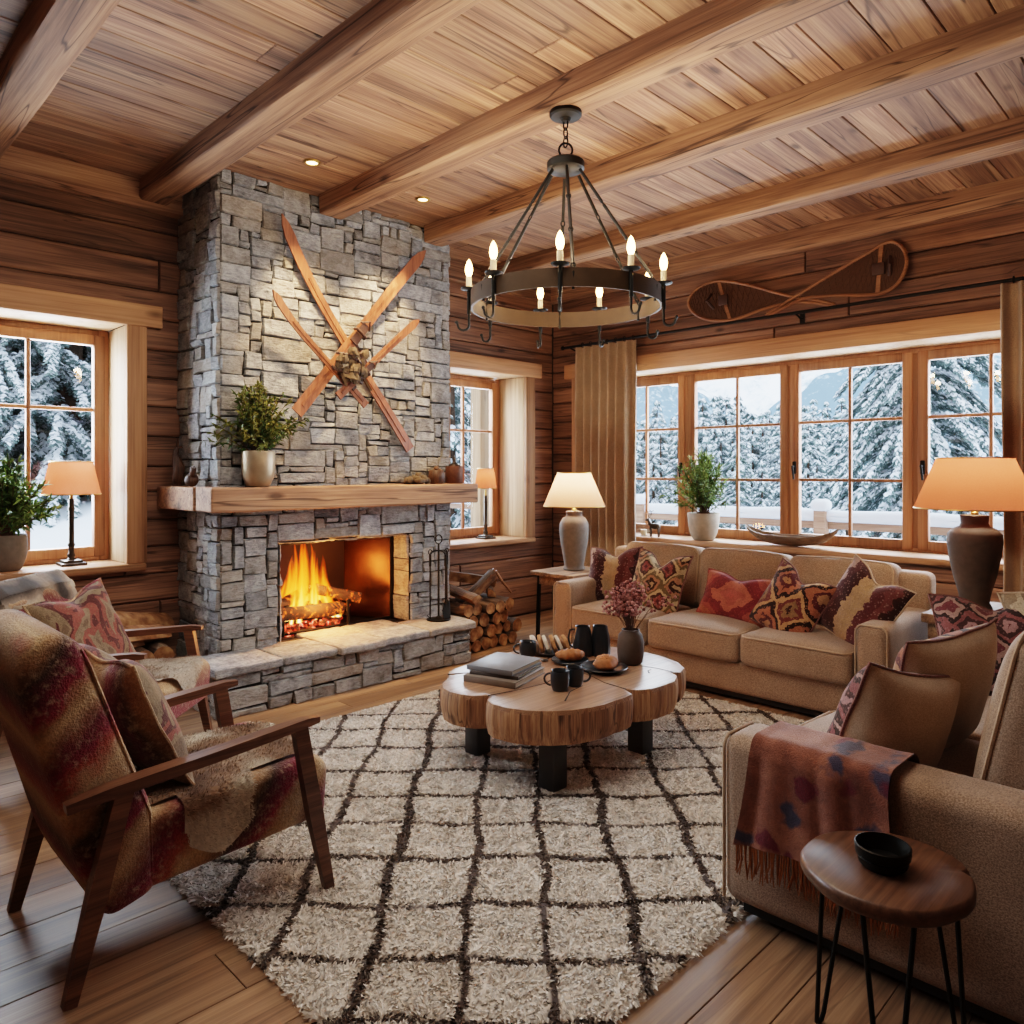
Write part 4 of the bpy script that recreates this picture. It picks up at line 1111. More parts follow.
def drape_xy(M4, top, xr, xf, yr, yl, rr=.035):
    """cloth on a seat block: top plane, folding down past x front (xf), y right (yr<0) and y left (yl)"""
    def f(x, y):
        z = top(min(x, xf)); nx = x; ny = y
        def fold(s):
            if s < 0: return s, 0
            a = s / rr
            if a < PI / 2: return rr * math.sin(a), rr * (1 - math.cos(a))
            return rr, rr + (s - PI / 2 * rr)
        dx, zz = fold(x - (xf - rr + .018)); nx = (xf - rr + .018) + dx; z -= zz
        if y < yr: d, zz = fold(yr - y); ny = yr - d; z -= zz
        if y > yl: d, zz = fold(y - yl); ny = yl + d; z -= zz
        return M4 @ Vector((nx, ny, z + .007))
    return f
m1 = Matrix.Translation(CH1)
fd = drape_xy(m1, lambda x: .443 + .035 * (x + .2) / .6, -.2, .44, -.25, .25)
def blob_in(seed, amp=.22, base=.82):
    def f(u, v):
        a = math.atan2(v, u); r = math.hypot(u, v)
        return r < base + amp * noise.noise(Vector((math.cos(a) * 1.6 + seed, math.sin(a) * 1.6, seed * 2.2))) * 1.6
    return f
def h1s(u, v):
    x = .10 + u * .36; y = -.03 + v * .34
    if v < -.55: y -= (-.55 - v) * .22 * math.exp(-((u + .18) / .30) ** 2)
    p = fd(x, y); w = noise.noise(Vector((u * 3, v * 3, 1)))
    return p + Vector((0, -.010 * max(0, -v) * (1 + w), .008 * w))
def h1i(u, v):
    if v < -.55: return abs(u + .18 + .08 * noise.noise(Vector((v * 5, 0, 3)))) < .34 - .12 * (-.55 - v) and v > -.99 + .05 * noise.noise(Vector((u * 9, 1, 1)))
    return blob_in(2.0, .15, .95)(u, v)
def t1(u, v):
    n = noise.noise(Vector((u * 1.8 + 3, v * 2.2, 5))) + .4 * noise.noise(Vector((u * 5, v * 5, 2)))
    edge = max(0, -v - .62) * 3.5 + max(0, u - .7) * 1.8
    return .55 + .75 * n - edge
hide('cow_hide', 'brown and white hide spread over the seat of the nearer armchair', 'hide', h1s, h1i, t1, 4, lay=(.6, -.5), count=20000)
m2 = Matrix.Translation(CH2) @ Matrix.Rotation(rad(-45), 4, 'Z')
fd2 = drape_xy(m2, lambda x: .443 + .035 * (x + .2) / .6, -.2, .44, -.25, .25)
def h2s(u, v):
    x = .18 + u * .40; y = -.02 + v * .26
    p = fd2(x, y); w = noise.noise(Vector((u * 3, v * 3, 7)))
    return p + (m2.to_3x3() @ Vector((.014 * max(0, u - .6) * (1 + w * 2), 0, .010 * w)))
hide('cream_hide', 'cream and tan hide on the hearthside armchair seat, falling down its front', 'hide', h2s, blob_in(5.0, .16, .98), lambda u, v: .12 + .55 * max(0, noise.noise(Vector((u * 2.2, v * 2.6, 3)))) + .5 * max(0, v - .55) , 6, lay=(1, 0), count=16000)
bk = [(-.30, .68), (-.318, .82), (-.338, .885), (-.405, .945), (-.48, .92), (-.51, .82), (-.47, .68)]
def h3s(u, v):
    s_ = (u + 1) / 2 * (len(bk) - 1); i = min(len(bk) - 2, int(s_)); f = s_ - i
    x = bk[i][0] * (1 - f) + bk[i + 1][0] * f; z = bk[i][1] * (1 - f) + bk[i + 1][1] * f
    cx, cz = -.405, .82; d = Vector((x - cx, 0, z - cz)); d = d.normalized() * (d.length + .012 + .014 * noise.noise(Vector((u * 2, v * 2.5, 1))))
    yy = v * .30; z2 = cz + d.z - max(0, abs(v) - .8) * .05
    return m2 @ Vector((cx + d.x, yy, z2))
hide('fur_pelt', 'grey and cream fur pelt thrown over the hearthside armchair back', 'fur pelt', h3s, lambda u, v: abs(v) < .97 + .06 * noise.noise(Vector((u * 4, 2, 1))) and abs(u) < .96 + .1 * noise.noise(Vector((v * 3, 5, 1))), lambda u, v: .50 + 1.5 * noise.noise(Vector((u * 2.0, v * 2.6, 8))), 9, 'greyfur', hair=.026, count=22000, lay=(-.4, -.6))

# ------------------------------------------------------------------ rug
def build_rug():
    x0, x1, y0, y1 = 1.06, 4.37, 1.24, 3.93; rr = np.random.default_rng(3)
    def pat(X, Y):
        wv = .018 * np.sin(X * 5.1 + Y * 3.3) + .012 * np.sin(Y * 9.7 - X * 4.1) + .008 * np.sin(X * 17 + 2) * np.sin(Y * 15)
        wv2 = .018 * np.sin(X * 4.3 - Y * 4.9 + 1) + .012 * np.sin(X * 8.9 + Y * 2.7) + .008 * np.sin(Y * 19 + 1) * np.sin(X * 13)
        d = (X + Y) / 2 ** .5 + wv; r = (X - Y) / 2 ** .5 + wv2
        a = np.abs((d - 2.57 + .1425) % .285 - .1425); b = np.abs((r + .16 + .142) % .284 - .142)
        return (np.minimum(a * 1.1, b) < .0185).astype(float)
    root = thing('shag_rug', 'cream shag rug with a brown diamond lattice on the oak floor', 'rug', (0, 0, 0))
    nx, ny = int((x1 - x0) / .02), int((y1 - y0) / .02)
    gx, gy = np.meshgrid(np.linspace(x0, x1, nx + 1), np.linspace(y0, y1, ny + 1), indexing='ij')
    z = .014 + .003 * np.sin(gx * 23) * np.sin(gy * 21) + rr.uniform(-.002, .002, gx.shape)
    z[0, :] = z[-1, :] = 0.002; z[:, 0] = z[:, -1] = .002
    V = np.stack([gx, gy, z], -1).reshape(-1, 3); i = np.arange(nx)[:, None] * (ny + 1) + np.arange(ny)[None, :]
    Q = np.stack([i, i + ny + 1, i + ny + 2, i + 1], -1).reshape(-1, 4)
    tone = np.clip(.30 + pat(gx, gy).reshape(-1) * .7, .01, 1)
    npmesh('backing', V, Q, M['rug'], tone, None, root)
    # wool tufts: a few strands leaning together
    sp = .0098; ax, ay = np.meshgrid(np.arange(x0, x1, sp), np.arange(y0, y1, sp), indexing='ij')
    px = ax.ravel() + rr.uniform(-.005, .005, ax.size); py = ay.ravel() + rr.uniform(-.005, .005, ax.size); N = px.size
    pt = pat(px, py); pw = np.where(pt > .5, .75, 1.0)
    # clumped lean directions
    an = 2.2 * np.sin(px * 31 + 3 * np.sin(py * 17)) + 2.0 * np.sin(py * 37 + 2 * np.sin(px * 23)) + rr.normal(0, .7, N)
    le = .75 + .25 * np.sin(px * 41 + py * 13) * np.sin(py * 43)
    ed = np.minimum(np.minimum(px - x0, x1 - px), np.minimum(py - y0, y1 - py)); out = np.clip(1 - ed / .03, 0, 1)
    ox = np.where(px - x0 < .03, -1, np.where(x1 - px < .03, 1, 0)); oy = np.where(py - y0 < .03, -1, np.where(y1 - py < .03, 1, 0))
    Vs, Qs, Ts = [], [], []
    for k in range(2):
        a = an + rr.normal(0, .5, N); lean = le * (.75 if k else .55)
        D = np.stack([np.cos(a) * lean + ox * out * 1.2, np.sin(a) * lean + oy * out * 1.2, np.full(N, .8) - .35 * out], 1); D = unit(D)
        b = rr.uniform(0, 2 * np.pi, N); S = unit(np.cross(D, np.stack([np.cos(b), np.sin(b), np.zeros(N)], 1)))
        P = np.stack([px + rr.uniform(-.004, .004, N), py + rr.uniform(-.004, .004, N), np.full(N, .012)], 1)
        bend = np.stack([np.cos(a + .9) * .007, np.sin(a + .9) * .007, np.full(N, -.006)], 1)
        v, q = blades(P, D, S, (.0175 * pw * rr.uniform(.8, 1.2, N)), .0078, bend)
        Qs.append(q + len(Vs) * N * 6); Vs.append(v)
        t = np.clip(np.where(pt > .5, .93 + rr.normal(0, .06, N), .10 + rr.normal(0, .10, N)), .01, 1)
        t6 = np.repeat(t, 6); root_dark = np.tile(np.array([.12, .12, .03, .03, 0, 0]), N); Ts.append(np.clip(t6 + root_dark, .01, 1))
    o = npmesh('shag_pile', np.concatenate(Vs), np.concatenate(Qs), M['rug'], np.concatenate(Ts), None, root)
    o['kind'] = 'stuff'
build_rug()
# ------------------------------------------------------------------ coffee table
OUT = [(2.417, 2.926), (2.525, 3.00), (2.556, 3.035), (2.60, 3.085), (2.70, 3.12), (2.90, 3.14), (3.10, 3.155), (3.30, 3.155), (3.46, 3.12), (3.56, 3.04), (3.63, 2.95), (3.672, 2.83), (3.70, 2.72), (3.715, 2.62),
       (3.70, 2.48), (3.645, 2.32), (3.563, 2.225), (3.47, 2.19), (3.435, 2.225), (3.40, 2.165), (3.30, 2.118), (3.20, 2.115), (3.10, 2.125), (3.03, 2.165), (3.005, 2.215), (2.965, 2.14), (2.90, 2.132), (2.838, 2.135), (2.75, 2.135), (2.668, 2.15),
       (2.57, 2.19), (2.49, 2.25), (2.42, 2.33), (2.385, 2.42), (2.375, 2.51), (2.40, 2.57), (2.455, 2.615), (2.40, 2.66), (2.372, 2.72), (2.362, 2.79), (2.38, 2.87)]
def table_top():
    n = len(OUT); pts = []
    for i in range(n):   # densify
        a, b = Vector(OUT[i]), Vector(OUT[(i + 1) % n]); k = max(1, round((b - a).length / .012))
        for q in range(k): pts.append(a + (b - a) * q / k)
    cx, cy = 2.98, 2.62; mb = MB(); K = len(pts); V = []; F = []; ht, hb = .42, .262; rows = 9
    def groove(p, s_):
        n1 = noise.noise(Vector((p.x * 38, p.y * 38, 0))); n2 = noise.noise(Vector((p.x * 14, p.y * 14, 2)))
        return -.006 * abs(n1) - .005 * max(0, n2) + .003 * noise.noise(Vector((p.x * 9, p.y * 9, s_ * 2.5)))
    for r_ in range(rows):
        s_ = r_ / (rows - 1)
        for p in pts:
            d = (p - Vector((cx, cy))); L = d.length; d = d / L
            bul = .004 * math.sin(PI * s_) - (.006 if r_ == 0 else 0) - .012 * s_ ** 4
            q = p + d * (bul + groove(p, s_) * (.4 if r_ == 0 else 1))
            V.append((q.x, q.y, ht - (ht - hb) * s_ - (0 if r_ else 0)))
    for r_ in range(rows - 1):
        for i in range(K):
            j = (i + 1) % K; F.append((r_ * K + i, r_ * K + j, (r_ + 1) * K + j, (r_ + 1) * K + i))
    mb.add(V, [tuple(reversed(f)) for f in F] if False else F, 1, .5)
    rings = [.985, .9, .7, .45, .2]; TV = [V[i] for i in range(K)]; TF = []
    for s_ in rings:
        for i in range(K):
            x, y = cx + (V[i][0] - cx) * s_, cy + (V[i][1] - cy) * s_
            TV.append((x, y, ht + .0015 * noise.noise(Vector((x * 8, y * 8, 0))) + (.002 if s_ < .98 else .001)))
    for r_ in range(len(rings)):
        for i in range(K):
            j = (i + 1) % K; TF.append((r_ * K + j, r_ * K + i, (r_ + 1) * K + i, (r_ + 1) * K + j))
    TV.append((cx, cy, ht + .002)); c = len(TV) - 1
    for i in range(K): TF.append((len(rings) * K + (i + 1) % K, len(rings) * K + i, c))
    mb.add(TV, TF, 0, .45)
    mb.add([V[(rows - 1) * K + i] for i in range(K)] , [tuple(range(K))], 1, .5)
    # drying cracks: thin sunk dark slivers
    for P in ([(2.455, 2.615), (2.60, 2.58), (2.80, 2.56), (2.93, 2.60)], [(3.005, 2.215), (3.02, 2.36), (3.06, 2.46), (3.10, 2.62)], [(3.435, 2.225), (3.44, 2.32), (3.42, 2.42)], [(2.556, 3.035), (2.66, 2.98), (2.78, 2.96)], [(3.33, 2.30), (3.36, 2.33), (3.40, 2.335)], [(2.65, 2.3), (2.78, 2.38), (2.9, 2.4)]):
        mb.bar([(x, y, ht + .0015) for x, y in P], [.008] + [.004] * (len(P) - 2) + [.0015], .004, (0, 0, 1), 2)
    mb.v = [(x - cx, y - cy, z) for x, y, z in mb.v]
    bm = None
    return mb, (cx, cy)
tm, tc = table_top()
t = thing('slab_coffee_table', 'live-edge timber slab coffee table on black steel legs standing on the rug', 'coffee table', (tc[0], tc[1], 0))
o = mk('slab_top', tm, [M['slab'], M['slabside'], M['mortar']], t, sharp=50)
bmx = bmesh.new(); bmx.from_mesh(o.data); bmesh.ops.remove_doubles(bmx, verts=bmx.verts, dist=1e-5); bmesh.ops.recalc_face_normals(bmx, faces=bmx.faces); bmx.to_mesh(o.data); bmx.free(); o.data.set_sharp_from_angle(angle=rad(50))
for x, y in ((2.615, 2.345), (2.66, 2.915), (3.285, 2.325), (3.36, 2.93)):
    mb = MB(); mb.bev(x - .048 - tc[0], x + .048 - tc[0], y - .048 - tc[1], y + .048 - tc[1], .016, .264, .004); mk('leg', mb, M['steel'], t)

ZT = .4225
# books
bk_c = Vector((2.735, 2.785)); ang = math.atan2(.957, -.285)
def book(label, z, th, w, l, mat, dang, off):
    t = thing('hardcover_book', label, 'book', (bk_c.x + off[0], bk_c.y + off[1], z), ang + dang, 'books stacked on the coffee table')
    mb = MB(); mb.bev(-l / 2, l / 2, -w / 2, w / 2, 0, .0045, .001); mb.bev(-l / 2, l / 2, -w / 2, w / 2, th - .0045, th, .001); mb.bev(-l / 2, l / 2, w / 2 - .005, w / 2 + .003, 0, th, .001)
    mk('cover', mb, M[mat], t)
    mb = MB(); mb.bx(-l / 2 + .006, l / 2 - .006, -w / 2 + .006, w / 2 - .004, .0045, th - .0045); mk('pages', mb, M['paper'], t)
book('thick taupe book at the bottom of the coffee table stack', ZT, .032, .335, .300, 'book3', 0, (0, 0))
book('slim brown book in the middle of the coffee table stack', ZT + .0325, .018, .30, .275, 'book2', .05, (.02, .01))
book('slate grey book lying on top of the coffee table stack', ZT + .051, .026, .305, .27, 'book1', -.03, (.015, .02))

def cup(label, x, y, r, h, ha, mat='mug', tilt=0):
    t = thing('coffee_mug', label, 'mug', (x, y, ZT), 0, 'mugs on the coffee table')
    mb = MB(); mb.lathe([(.0, 0), (r * .72, 0), (r * .8, .004), (r * .97, h * .3), (r, h * .65), (r * .97, h - .002), (r * .95, h), (r * .90, h - .002), (r * .9, h * .5), (r * .8, .012), (0, .010)], 32); mk('body', mb, M[mat], t, sharp=60)
    mb = MB(); mb.lathe([(r * .89, h * .80), (0, h * .80)], 24); mk('coffee', mb, M['coffee'], t)
    if ha is not None:
        c, s_ = math.cos(ha), math.sin(ha); P = []
        for k in range(11):
            a = -PI / 2 + PI * k / 10; q = r * .94 + .034 * math.cos(a); P.append((q * c, q * s_, h * .52 + h * .30 * math.sin(a)))
        mb = MB(); mb.tube(P, .0055, 8); mk('handle', mb, M[mat], t)
cup('dark mug in front of the books, its handle hidden', 2.762, 2.43, .047, .098, rad(120))
cup('dark mug with its looped handle pointing to the pastry plate', 2.875, 2.432, .046, .092, rad(-48))
cup('dark mug alone behind the stacked books', 3.129, 3.00, .050, .088, rad(135))
def plate(nm, label, x, y, r, h=.022, mat='mug'):
    mb = MB(); mb.lathe([(0, 0), (r * .6, 0), (r * .68, .004), (r * .97, h), (r, h + .001), (r * .97, h + .004), (r * .66, .009), (0, .008)], 36); o = mk(nm, mb, M[mat], sharp=60); o.location = (x, y, ZT); return tag(o, label, 'plate')
plate('pastry_plate', 'dark plate under the round bun beside the flower vase', 3.20, 2.50, .128)
def bun(label, x, y, z, r, seed):
    mb = MB(); mb.blob((0, 0, r[2] * .8), r, 14, 0, 0, .22, seed)
    for i in range(16):
        a = R.uniform(0, 2 * PI); q = R.uniform(0, .6); mb.blob((r[0] * q * math.cos(a), r[1] * q * math.sin(a), r[2] * (1.7 - .45 * q)), (.014, .012, .009), 4, 0, 0, .3, i)
    mk_ = mk('pastry_bun', mb, M['pastry'], sharp=0); mk_.location = (x, y, z); return tag(mk_, label, 'pastry', 'pastries')
bun('round golden bun with crumbly top on the dark plate', 3.20, 2.49, ZT + .007, (.066, .062, .045), 3)
def croissant(label, x, y, z, rz, L, r, seed):
    mb = MB(); P = []; W = []
    for k in range(21):
        s_ = k / 20; a = (s_ - .5) * 2.0; P.append((L * .5 * math.sin(a), L * .5 * (1 - math.cos(a)), r * .9)); W.append(r * (math.sin(PI * s_) ** .7 * .95 + .08) * (1 + .10 * math.sin(s_ * 36)))
    mb.tube(P, W, 12); o = mk('croissant', mb, M['pastry'], sharp=0); o.location = (x, y, z); o.rotation_euler = (0, 0, rz); return tag(o, label, 'pastry', 'pastries')
plate('serving_plate', 'dark oval plate under the croissant between pitchers and mugs', 3.20, 2.74, .105, .016)
croissant('flaky brown croissant on the plate in front of the two pitchers', 3.20, 2.735, ZT + .008, rad(-40), .19, .036, 1)
plate('bread_platter', 'dark platter under the sliced sugared loaf', 3.30, 2.965, .135, .016)
for i in range(6):
    s_ = i - 2.5; mb = MB(); mb.prism([(-.055, 0), (.055, 0), (.068, .03), (.055, .078), (.0, .100), (-.055, .078), (-.068, .03)], -.010, .010, .005, 2, 0)
    for f_ in range(3): pass
    q = mk('loaf_slice', mb, M['sugar'] if i % 2 == 0 else M['crumb'], sharp=30)
    q.location = (3.30 + s_ * .026, 2.965 - s_ * .024, ZT + .010); q.rotation_euler = (rad(-22 + 5 * (i % 2)), 0, rad(48 + 4 * s_)); tag(q, 'upright slice of sugar-dusted loaf on the dark platter', 'bread slice', 'slices of sugared loaf')
mb = MB(); mb.lathe([(0, 0), (.03, 0), (.042, .018), (.044, .036), (.040, .036), (.036, .014), (0, .010)], 28); o = mk('jam_dish', mb, M['mug'], sharp=60); o.location = (3.29, 2.83, ZT); tag(o, 'small dark dish tucked between the loaf and the pitchers', 'dish')
t = thing('teaspoon', 'silvery spoon lying in front of the sliced loaf', 'spoon', (3.12, 2.86, ZT), rad(20))
mb = MB(); mb.bar([(.03, 0, .004), (.08, 0, .006), (.13, 0, .003)], [.006, .005, .010], .002, (0, 0, 1)); mk('handle', mb, M['pewter'], t)
mb = MB(); mb.blob((0, 0, .006), (.03, .018, .005), 8); mk('bowl', mb, M['pewter'], t, sharp=0)
def pitcher(label, x, y, ha):
    t = thing('ribbed_pitcher', label, 'pitcher', (x, y, ZT), ha, 'pitchers on the coffee table')
    f = lambda a, z: 1 + .05 * math.cos(a * 9) * (z < .16)
    mb = MB(); mb.lathe([(0, 0), (.050, 0), (.055, .008), (.057, .04), (.052, .11), (.043, .16), (.042, .172), (.038, .170), (.040, .12), (.048, .04), (0, .015)], 54, fn=f); mk('body', mb, M['mug'], t, sharp=60)
    mb = MB(); mb.tube([(.044, 0, .150), (.075, 0, .145), (.085, 0, .10), (.072, 0, .055), (.052, 0, .045)], .006, 8); mk('handle', mb, M['mug'], t)
pitcher('dark ribbed pitcher nearer the sliced loaf', 3.37, 2.79, rad(120))
pitcher('dark ribbed pitcher nearer the flower vase', 3.452, 2.725, rad(30))

# vase of dried flowers
t = thing('flower_vase', 'mottled dark stoneware vase of dried rosy flowers on the coffee table', 'vase', (3.425, 2.49, ZT))
mb = MB(); mb.lathe([(0, 0), (.055, 0), (.068, .012), (.074, .06), (.074, .12), (.066, .16), (.050, .178), (.050, .190), (.043, .190), (.043, .17), (.06, .15), (.066, .08), (0, .02)], 36); mk('body', mb, M['ceramicd'], t, sharp=60)
st = MB(); fl = MB(); rr = random.Random(4)
for i in range(46):
    a = rr.uniform(0, 2 * PI); sp = rr.uniform(.02, .15) if i > 8 else rr.uniform(.14, .24); h = rr.uniform(.10, .24) * (1.15 - sp * 1.6) + (.0 if i > 8 else .02)
    p0 = Vector((rr.uniform(-.02, .02), rr.uniform(-.02, .02), .15)); p1 = Vector((sp * .45 * math.cos(a), sp * .45 * math.sin(a), .19 + h * .6)); p2 = Vector((sp * math.cos(a), sp * math.sin(a), .20 + h))
    st.tube([p0, p1, p2], [.0018, .0014, .001], 4)
    for k in range(11):
        q = p1.lerp(p2, rr.uniform(.2, 1.05)) + Vector((rr.gauss(0, .014), rr.gauss(0, .014), rr.gauss(0, .012))); fl.blob(q, (rr.uniform(.005, .0105),) * 3, 4, 0, rr.uniform(.02, 1), .3, i + k)
mk('stems', st, M['twig'], t); mk('blossoms', fl, M['blossom'], t, sharp=0)

# ------------------------------------------------------------------ round side table with hairpin legs
RT = (1.975, .660); t = thing('round_side_table', 'round dark wood stool table on black hairpin legs beside the sofa arm', 'side table', (RT[0], RT[1], 0))
def rim(a, z): return 1 + .025 * math.cos(2 * a + .5) + .018 * math.cos(3 * a + 1.3) + .010 * math.sin(7 * a) - .10 * math.exp(-((a - 5.35) / .05) ** 2)
mb = MB(); mb.lathe([(.178, .475), (.193, .481), (.197, .490), (.197, .506), (.192, .514), (.187, .517), (.11, .517), (0, .517)], 96, fn=rim); mk('top', mb, M['roundwood'], t, sharp=50)
for a in (rad(75), rad(200), rad(315)):
    c, s_ = math.cos(a), math.sin(a); tx = Vector((-s_, c, 0)); o_ = Vector((c, s_, 0))
    f = o_ * .195; u = o_ * .14
    P = [u + tx * .055 + Vector((0, 0, .476)), f * .98 + tx * .014 + Vector((0, 0, .03)), f + tx * .010 + Vector((0, 0, .010)), f + Vector((0, 0, .006)), f - tx * .010 + Vector((0, 0, .010)), f * .98 - tx * .014 + Vector((0, 0, .03)), u - tx * .055 + Vector((0, 0, .476))]
    mb = MB(); mb.tube(P, .0062, 8); mb.box(tuple(u + Vector((0, 0, .474))), (.05, .14, .004), rz=a); mk('leg', mb, M['black'], t)
mb = MB(); mb.lathe([(0, 0), (.045, 0), (.056, .010), (.060, .026), (.058, .028), (.063, .031), (.065, .054), (.061, .056), (.057, .04), (.048, .018), (0, .013)], 44); o = mk('black_bowl', mb, M['black'], sharp=40); o.location = (1.965, .665, .5175); tag(o, 'small black stoneware bowl on the round side table', 'bowl')

# square side tables carrying the lamps
def side_table(label, x0, x1, y0, y1, h, th, leg, mat_top='rustic', splay=0.0):
    cx, cy = (x0 + x1) / 2, (y0 + y1) / 2; t = thing('lamp_table', label, 'side table', (cx, cy, 0)); hx, hy = (x1 - x0) / 2, (y1 - y0) / 2
    mb = MB(); mb.rbox((0, 0, h - th / 2), (2 * hx, 2 * hy, th), .008, 2, 6, 0, .6, None, lambda p: Vector(p) + Vector((0, 0, .003 * noise.noise(Vector(p) * 9)))); mk('table_top', mb, M[mat_top], t)
    mb = MB(); a = .035
    for s_ in (-1, 1): mb.bev(-hx + .05, hx - .05, s_ * (hy - .06) - .012, s_ * (hy - .06) + .012, h - th - .08, h - th, .003, 0, .3); mb.bev(s_ * (hx - .06) - .012, s_ * (hx - .06) + .012, -hy + .05, hy - .05, h - th - .08, h - th, .003, 0, .3)
    mk('apron', mb, M['rustic'], t)
    for sx in (-1, 1):
        for sy in (-1, 1):
            mb = MB(); p = Vector((sx * (hx - .06), sy * (hy - .06), 0)); mb.bar([(p.x * (1 - .0), p.y, h - th), (p.x * (1 + splay), p.y * (1 + splay), .0)], leg, leg, (0, 1, 0), 0, .4); mk('leg', mb, M['rustic'] if not splay else M['black'], t)
    return t
side_table('small rustic wooden table with slim dark legs in the room corner under the urn lamp', 4.78, 5.36, 4.06, 4.56, .615, .035, .026, 'rustic', .05)
side_table('square rustic wooden table beside the sofa carrying the large urn lamp', 4.70, 5.42, .78, 1.385, .68, .055, .06)
# ------------------------------------------------------------------ lamps
def lamp(name, label, loc, body, shade_z, shade_h, r_top, r_bot, mat, smat, watt, base_fn=None, square=False):
    t = thing(name, label, 'lamp', loc, 0, 'table lamps')
    if base_fn: base_fn(t)
    else:
        mb = MB(); mb.lathe(body, 40, fn=None); mk('base', mb, M[mat], t, sharp=50)
        mb = MB(); top = body[-1][1]; mb.tube([(0, 0, top - .01), (0, 0, shade_z + .02)], .012, 10); mb.lathe([(.022, top), (.022, top + .012), (.014, top + .02)], 20); mk('socket', mb, M['brass'], t)
    mb = MB(); n = 44; V = []; F = []
    prof = [(r_bot, shade_z), (r_bot * .985 + r_top * .015, shade_z + .008), ((r_top + r_bot) / 2, shade_z + shade_h / 2), (r_top * 1.003, shade_z + shade_h - .008), (r_top, shade_z + shade_h)]
    mb.lathe(prof, n, fn=None); mb.f = [f for f in mb.f if len(f) == 4]; mb.m = mb.m[:len(mb.f)]
    s_ = mk('lamp_shade', mb, M[smat], t)
    mb = MB(); mb.tube([(r_bot * math.cos(2 * PI * k / n), r_bot * math.sin(2 * PI * k / n), shade_z) for k in range(n)], .004, 6, True); mb.tube([(r_top * math.cos(2 * PI * k / n), r_top * math.sin(2 * PI * k / n), shade_z + shade_h) for k in range(n)], .004, 6, True)
    for k in range(3):
        a = 2 * PI * k / 3; mb.tube([(0, 0, shade_z + shade_h * .8), (r_top * math.cos(a), r_top * math.sin(a), shade_z + shade_h - .004)], .002, 5)
    mk('shade_ring', mb, M['brass'], s_)
    mb = MB(); mb.blob((0, 0, shade_z + shade_h * .45), (.028, .028, .04), 10); mk('bulb', mb, M['bulb'], t, sharp=0)
    L = bpy.data.lights.new('lamp_light', 'POINT'); L.energy = watt; L.color = (1, .76, .55); L.shadow_soft_size = .05
    o = bpy.data.objects.new('lamp_light', L); COL.objects.link(o); o.location = (loc[0], loc[1], loc[2] + shade_z + shade_h * .62)
    return t
def candlestick(sz, mat):
    def f(t):
        mb = MB(); mb.rbox((0, 0, .009), (.15 * sz, .15 * sz, .018), .004, 2); mb.rbox((0, 0, .026), (.11 * sz, .11 * sz, .018), .004, 2)
        mk('foot', mb, M['pewter'], t)
        mb = MB(); mb.lathe([(.030, .035), (.020, .05), (.026, .065), (.018, .08), (.017, .12), (.023, .135), (.017, .15), (.0165, .36), (.022, .372), (.017, .385), (.016, .43), (.02, .44)], 24); mb.v = [(x, y, z * (.44 + (sz - 1) * .3) / .44) for x, y, z in mb.v]; mk('stem', mb, M[mat], t, sharp=50)
        mb = MB(); mb.tube([(0, 0, .42), (0, 0, .5)], .010, 10); mk('socket', mb, M['brass'], t)
    return f
lamp('window_sill_lamp', 'slim dark candlestick lamp with amber shade on the left window sill', (1.45, 5.58, .87), None, .47, .215, .128, .172, 'pewter', 'shaded', 3, candlestick(1.0, 'pewter'))
lamp('window_sill_lamp', 'little candlestick lamp with beige shade on the sill beside the mantel', (5.22, 5.60, .80), None, .515, .20, .085, .115, 'pewter', 'shaded', 3.5, candlestick(1.0, 'pewter'))
lamp('urn_lamp', 'grey ceramic urn lamp with white shade in the corner by the curtain', (5.10, 4.32, .615), [(0, 0), (.092, 0), (.098, .012), (.088, .03), (.088, .05), (.105, .15), (.125, .27), (.133, .35), (.128, .41), (.10, .46), (.074, .475), (.068, .49), (.074, .505), (.072, .52), (.04, .524)], .565, .295, .150, .272, 'ceramic', 'shade', 25)
lamp('urn_lamp', 'large brown ceramic urn lamp with wide glowing shade beside the right curtain', (5.02, 1.19, .68), [(round(r * .88, 4), z) for r, z in [(0, 0), (.095, 0), (.105, .012), (.098, .03), (.086, .045), (.092, .09), (.125, .20), (.152, .32), (.163, .40), (.160, .445), (.130, .475), (.088, .492), (.080, .51), (.084, .545), (.086, .555), (.045, .56)]], .595, .295, .20, .315, 'ceramicd', 'shaded', 18)

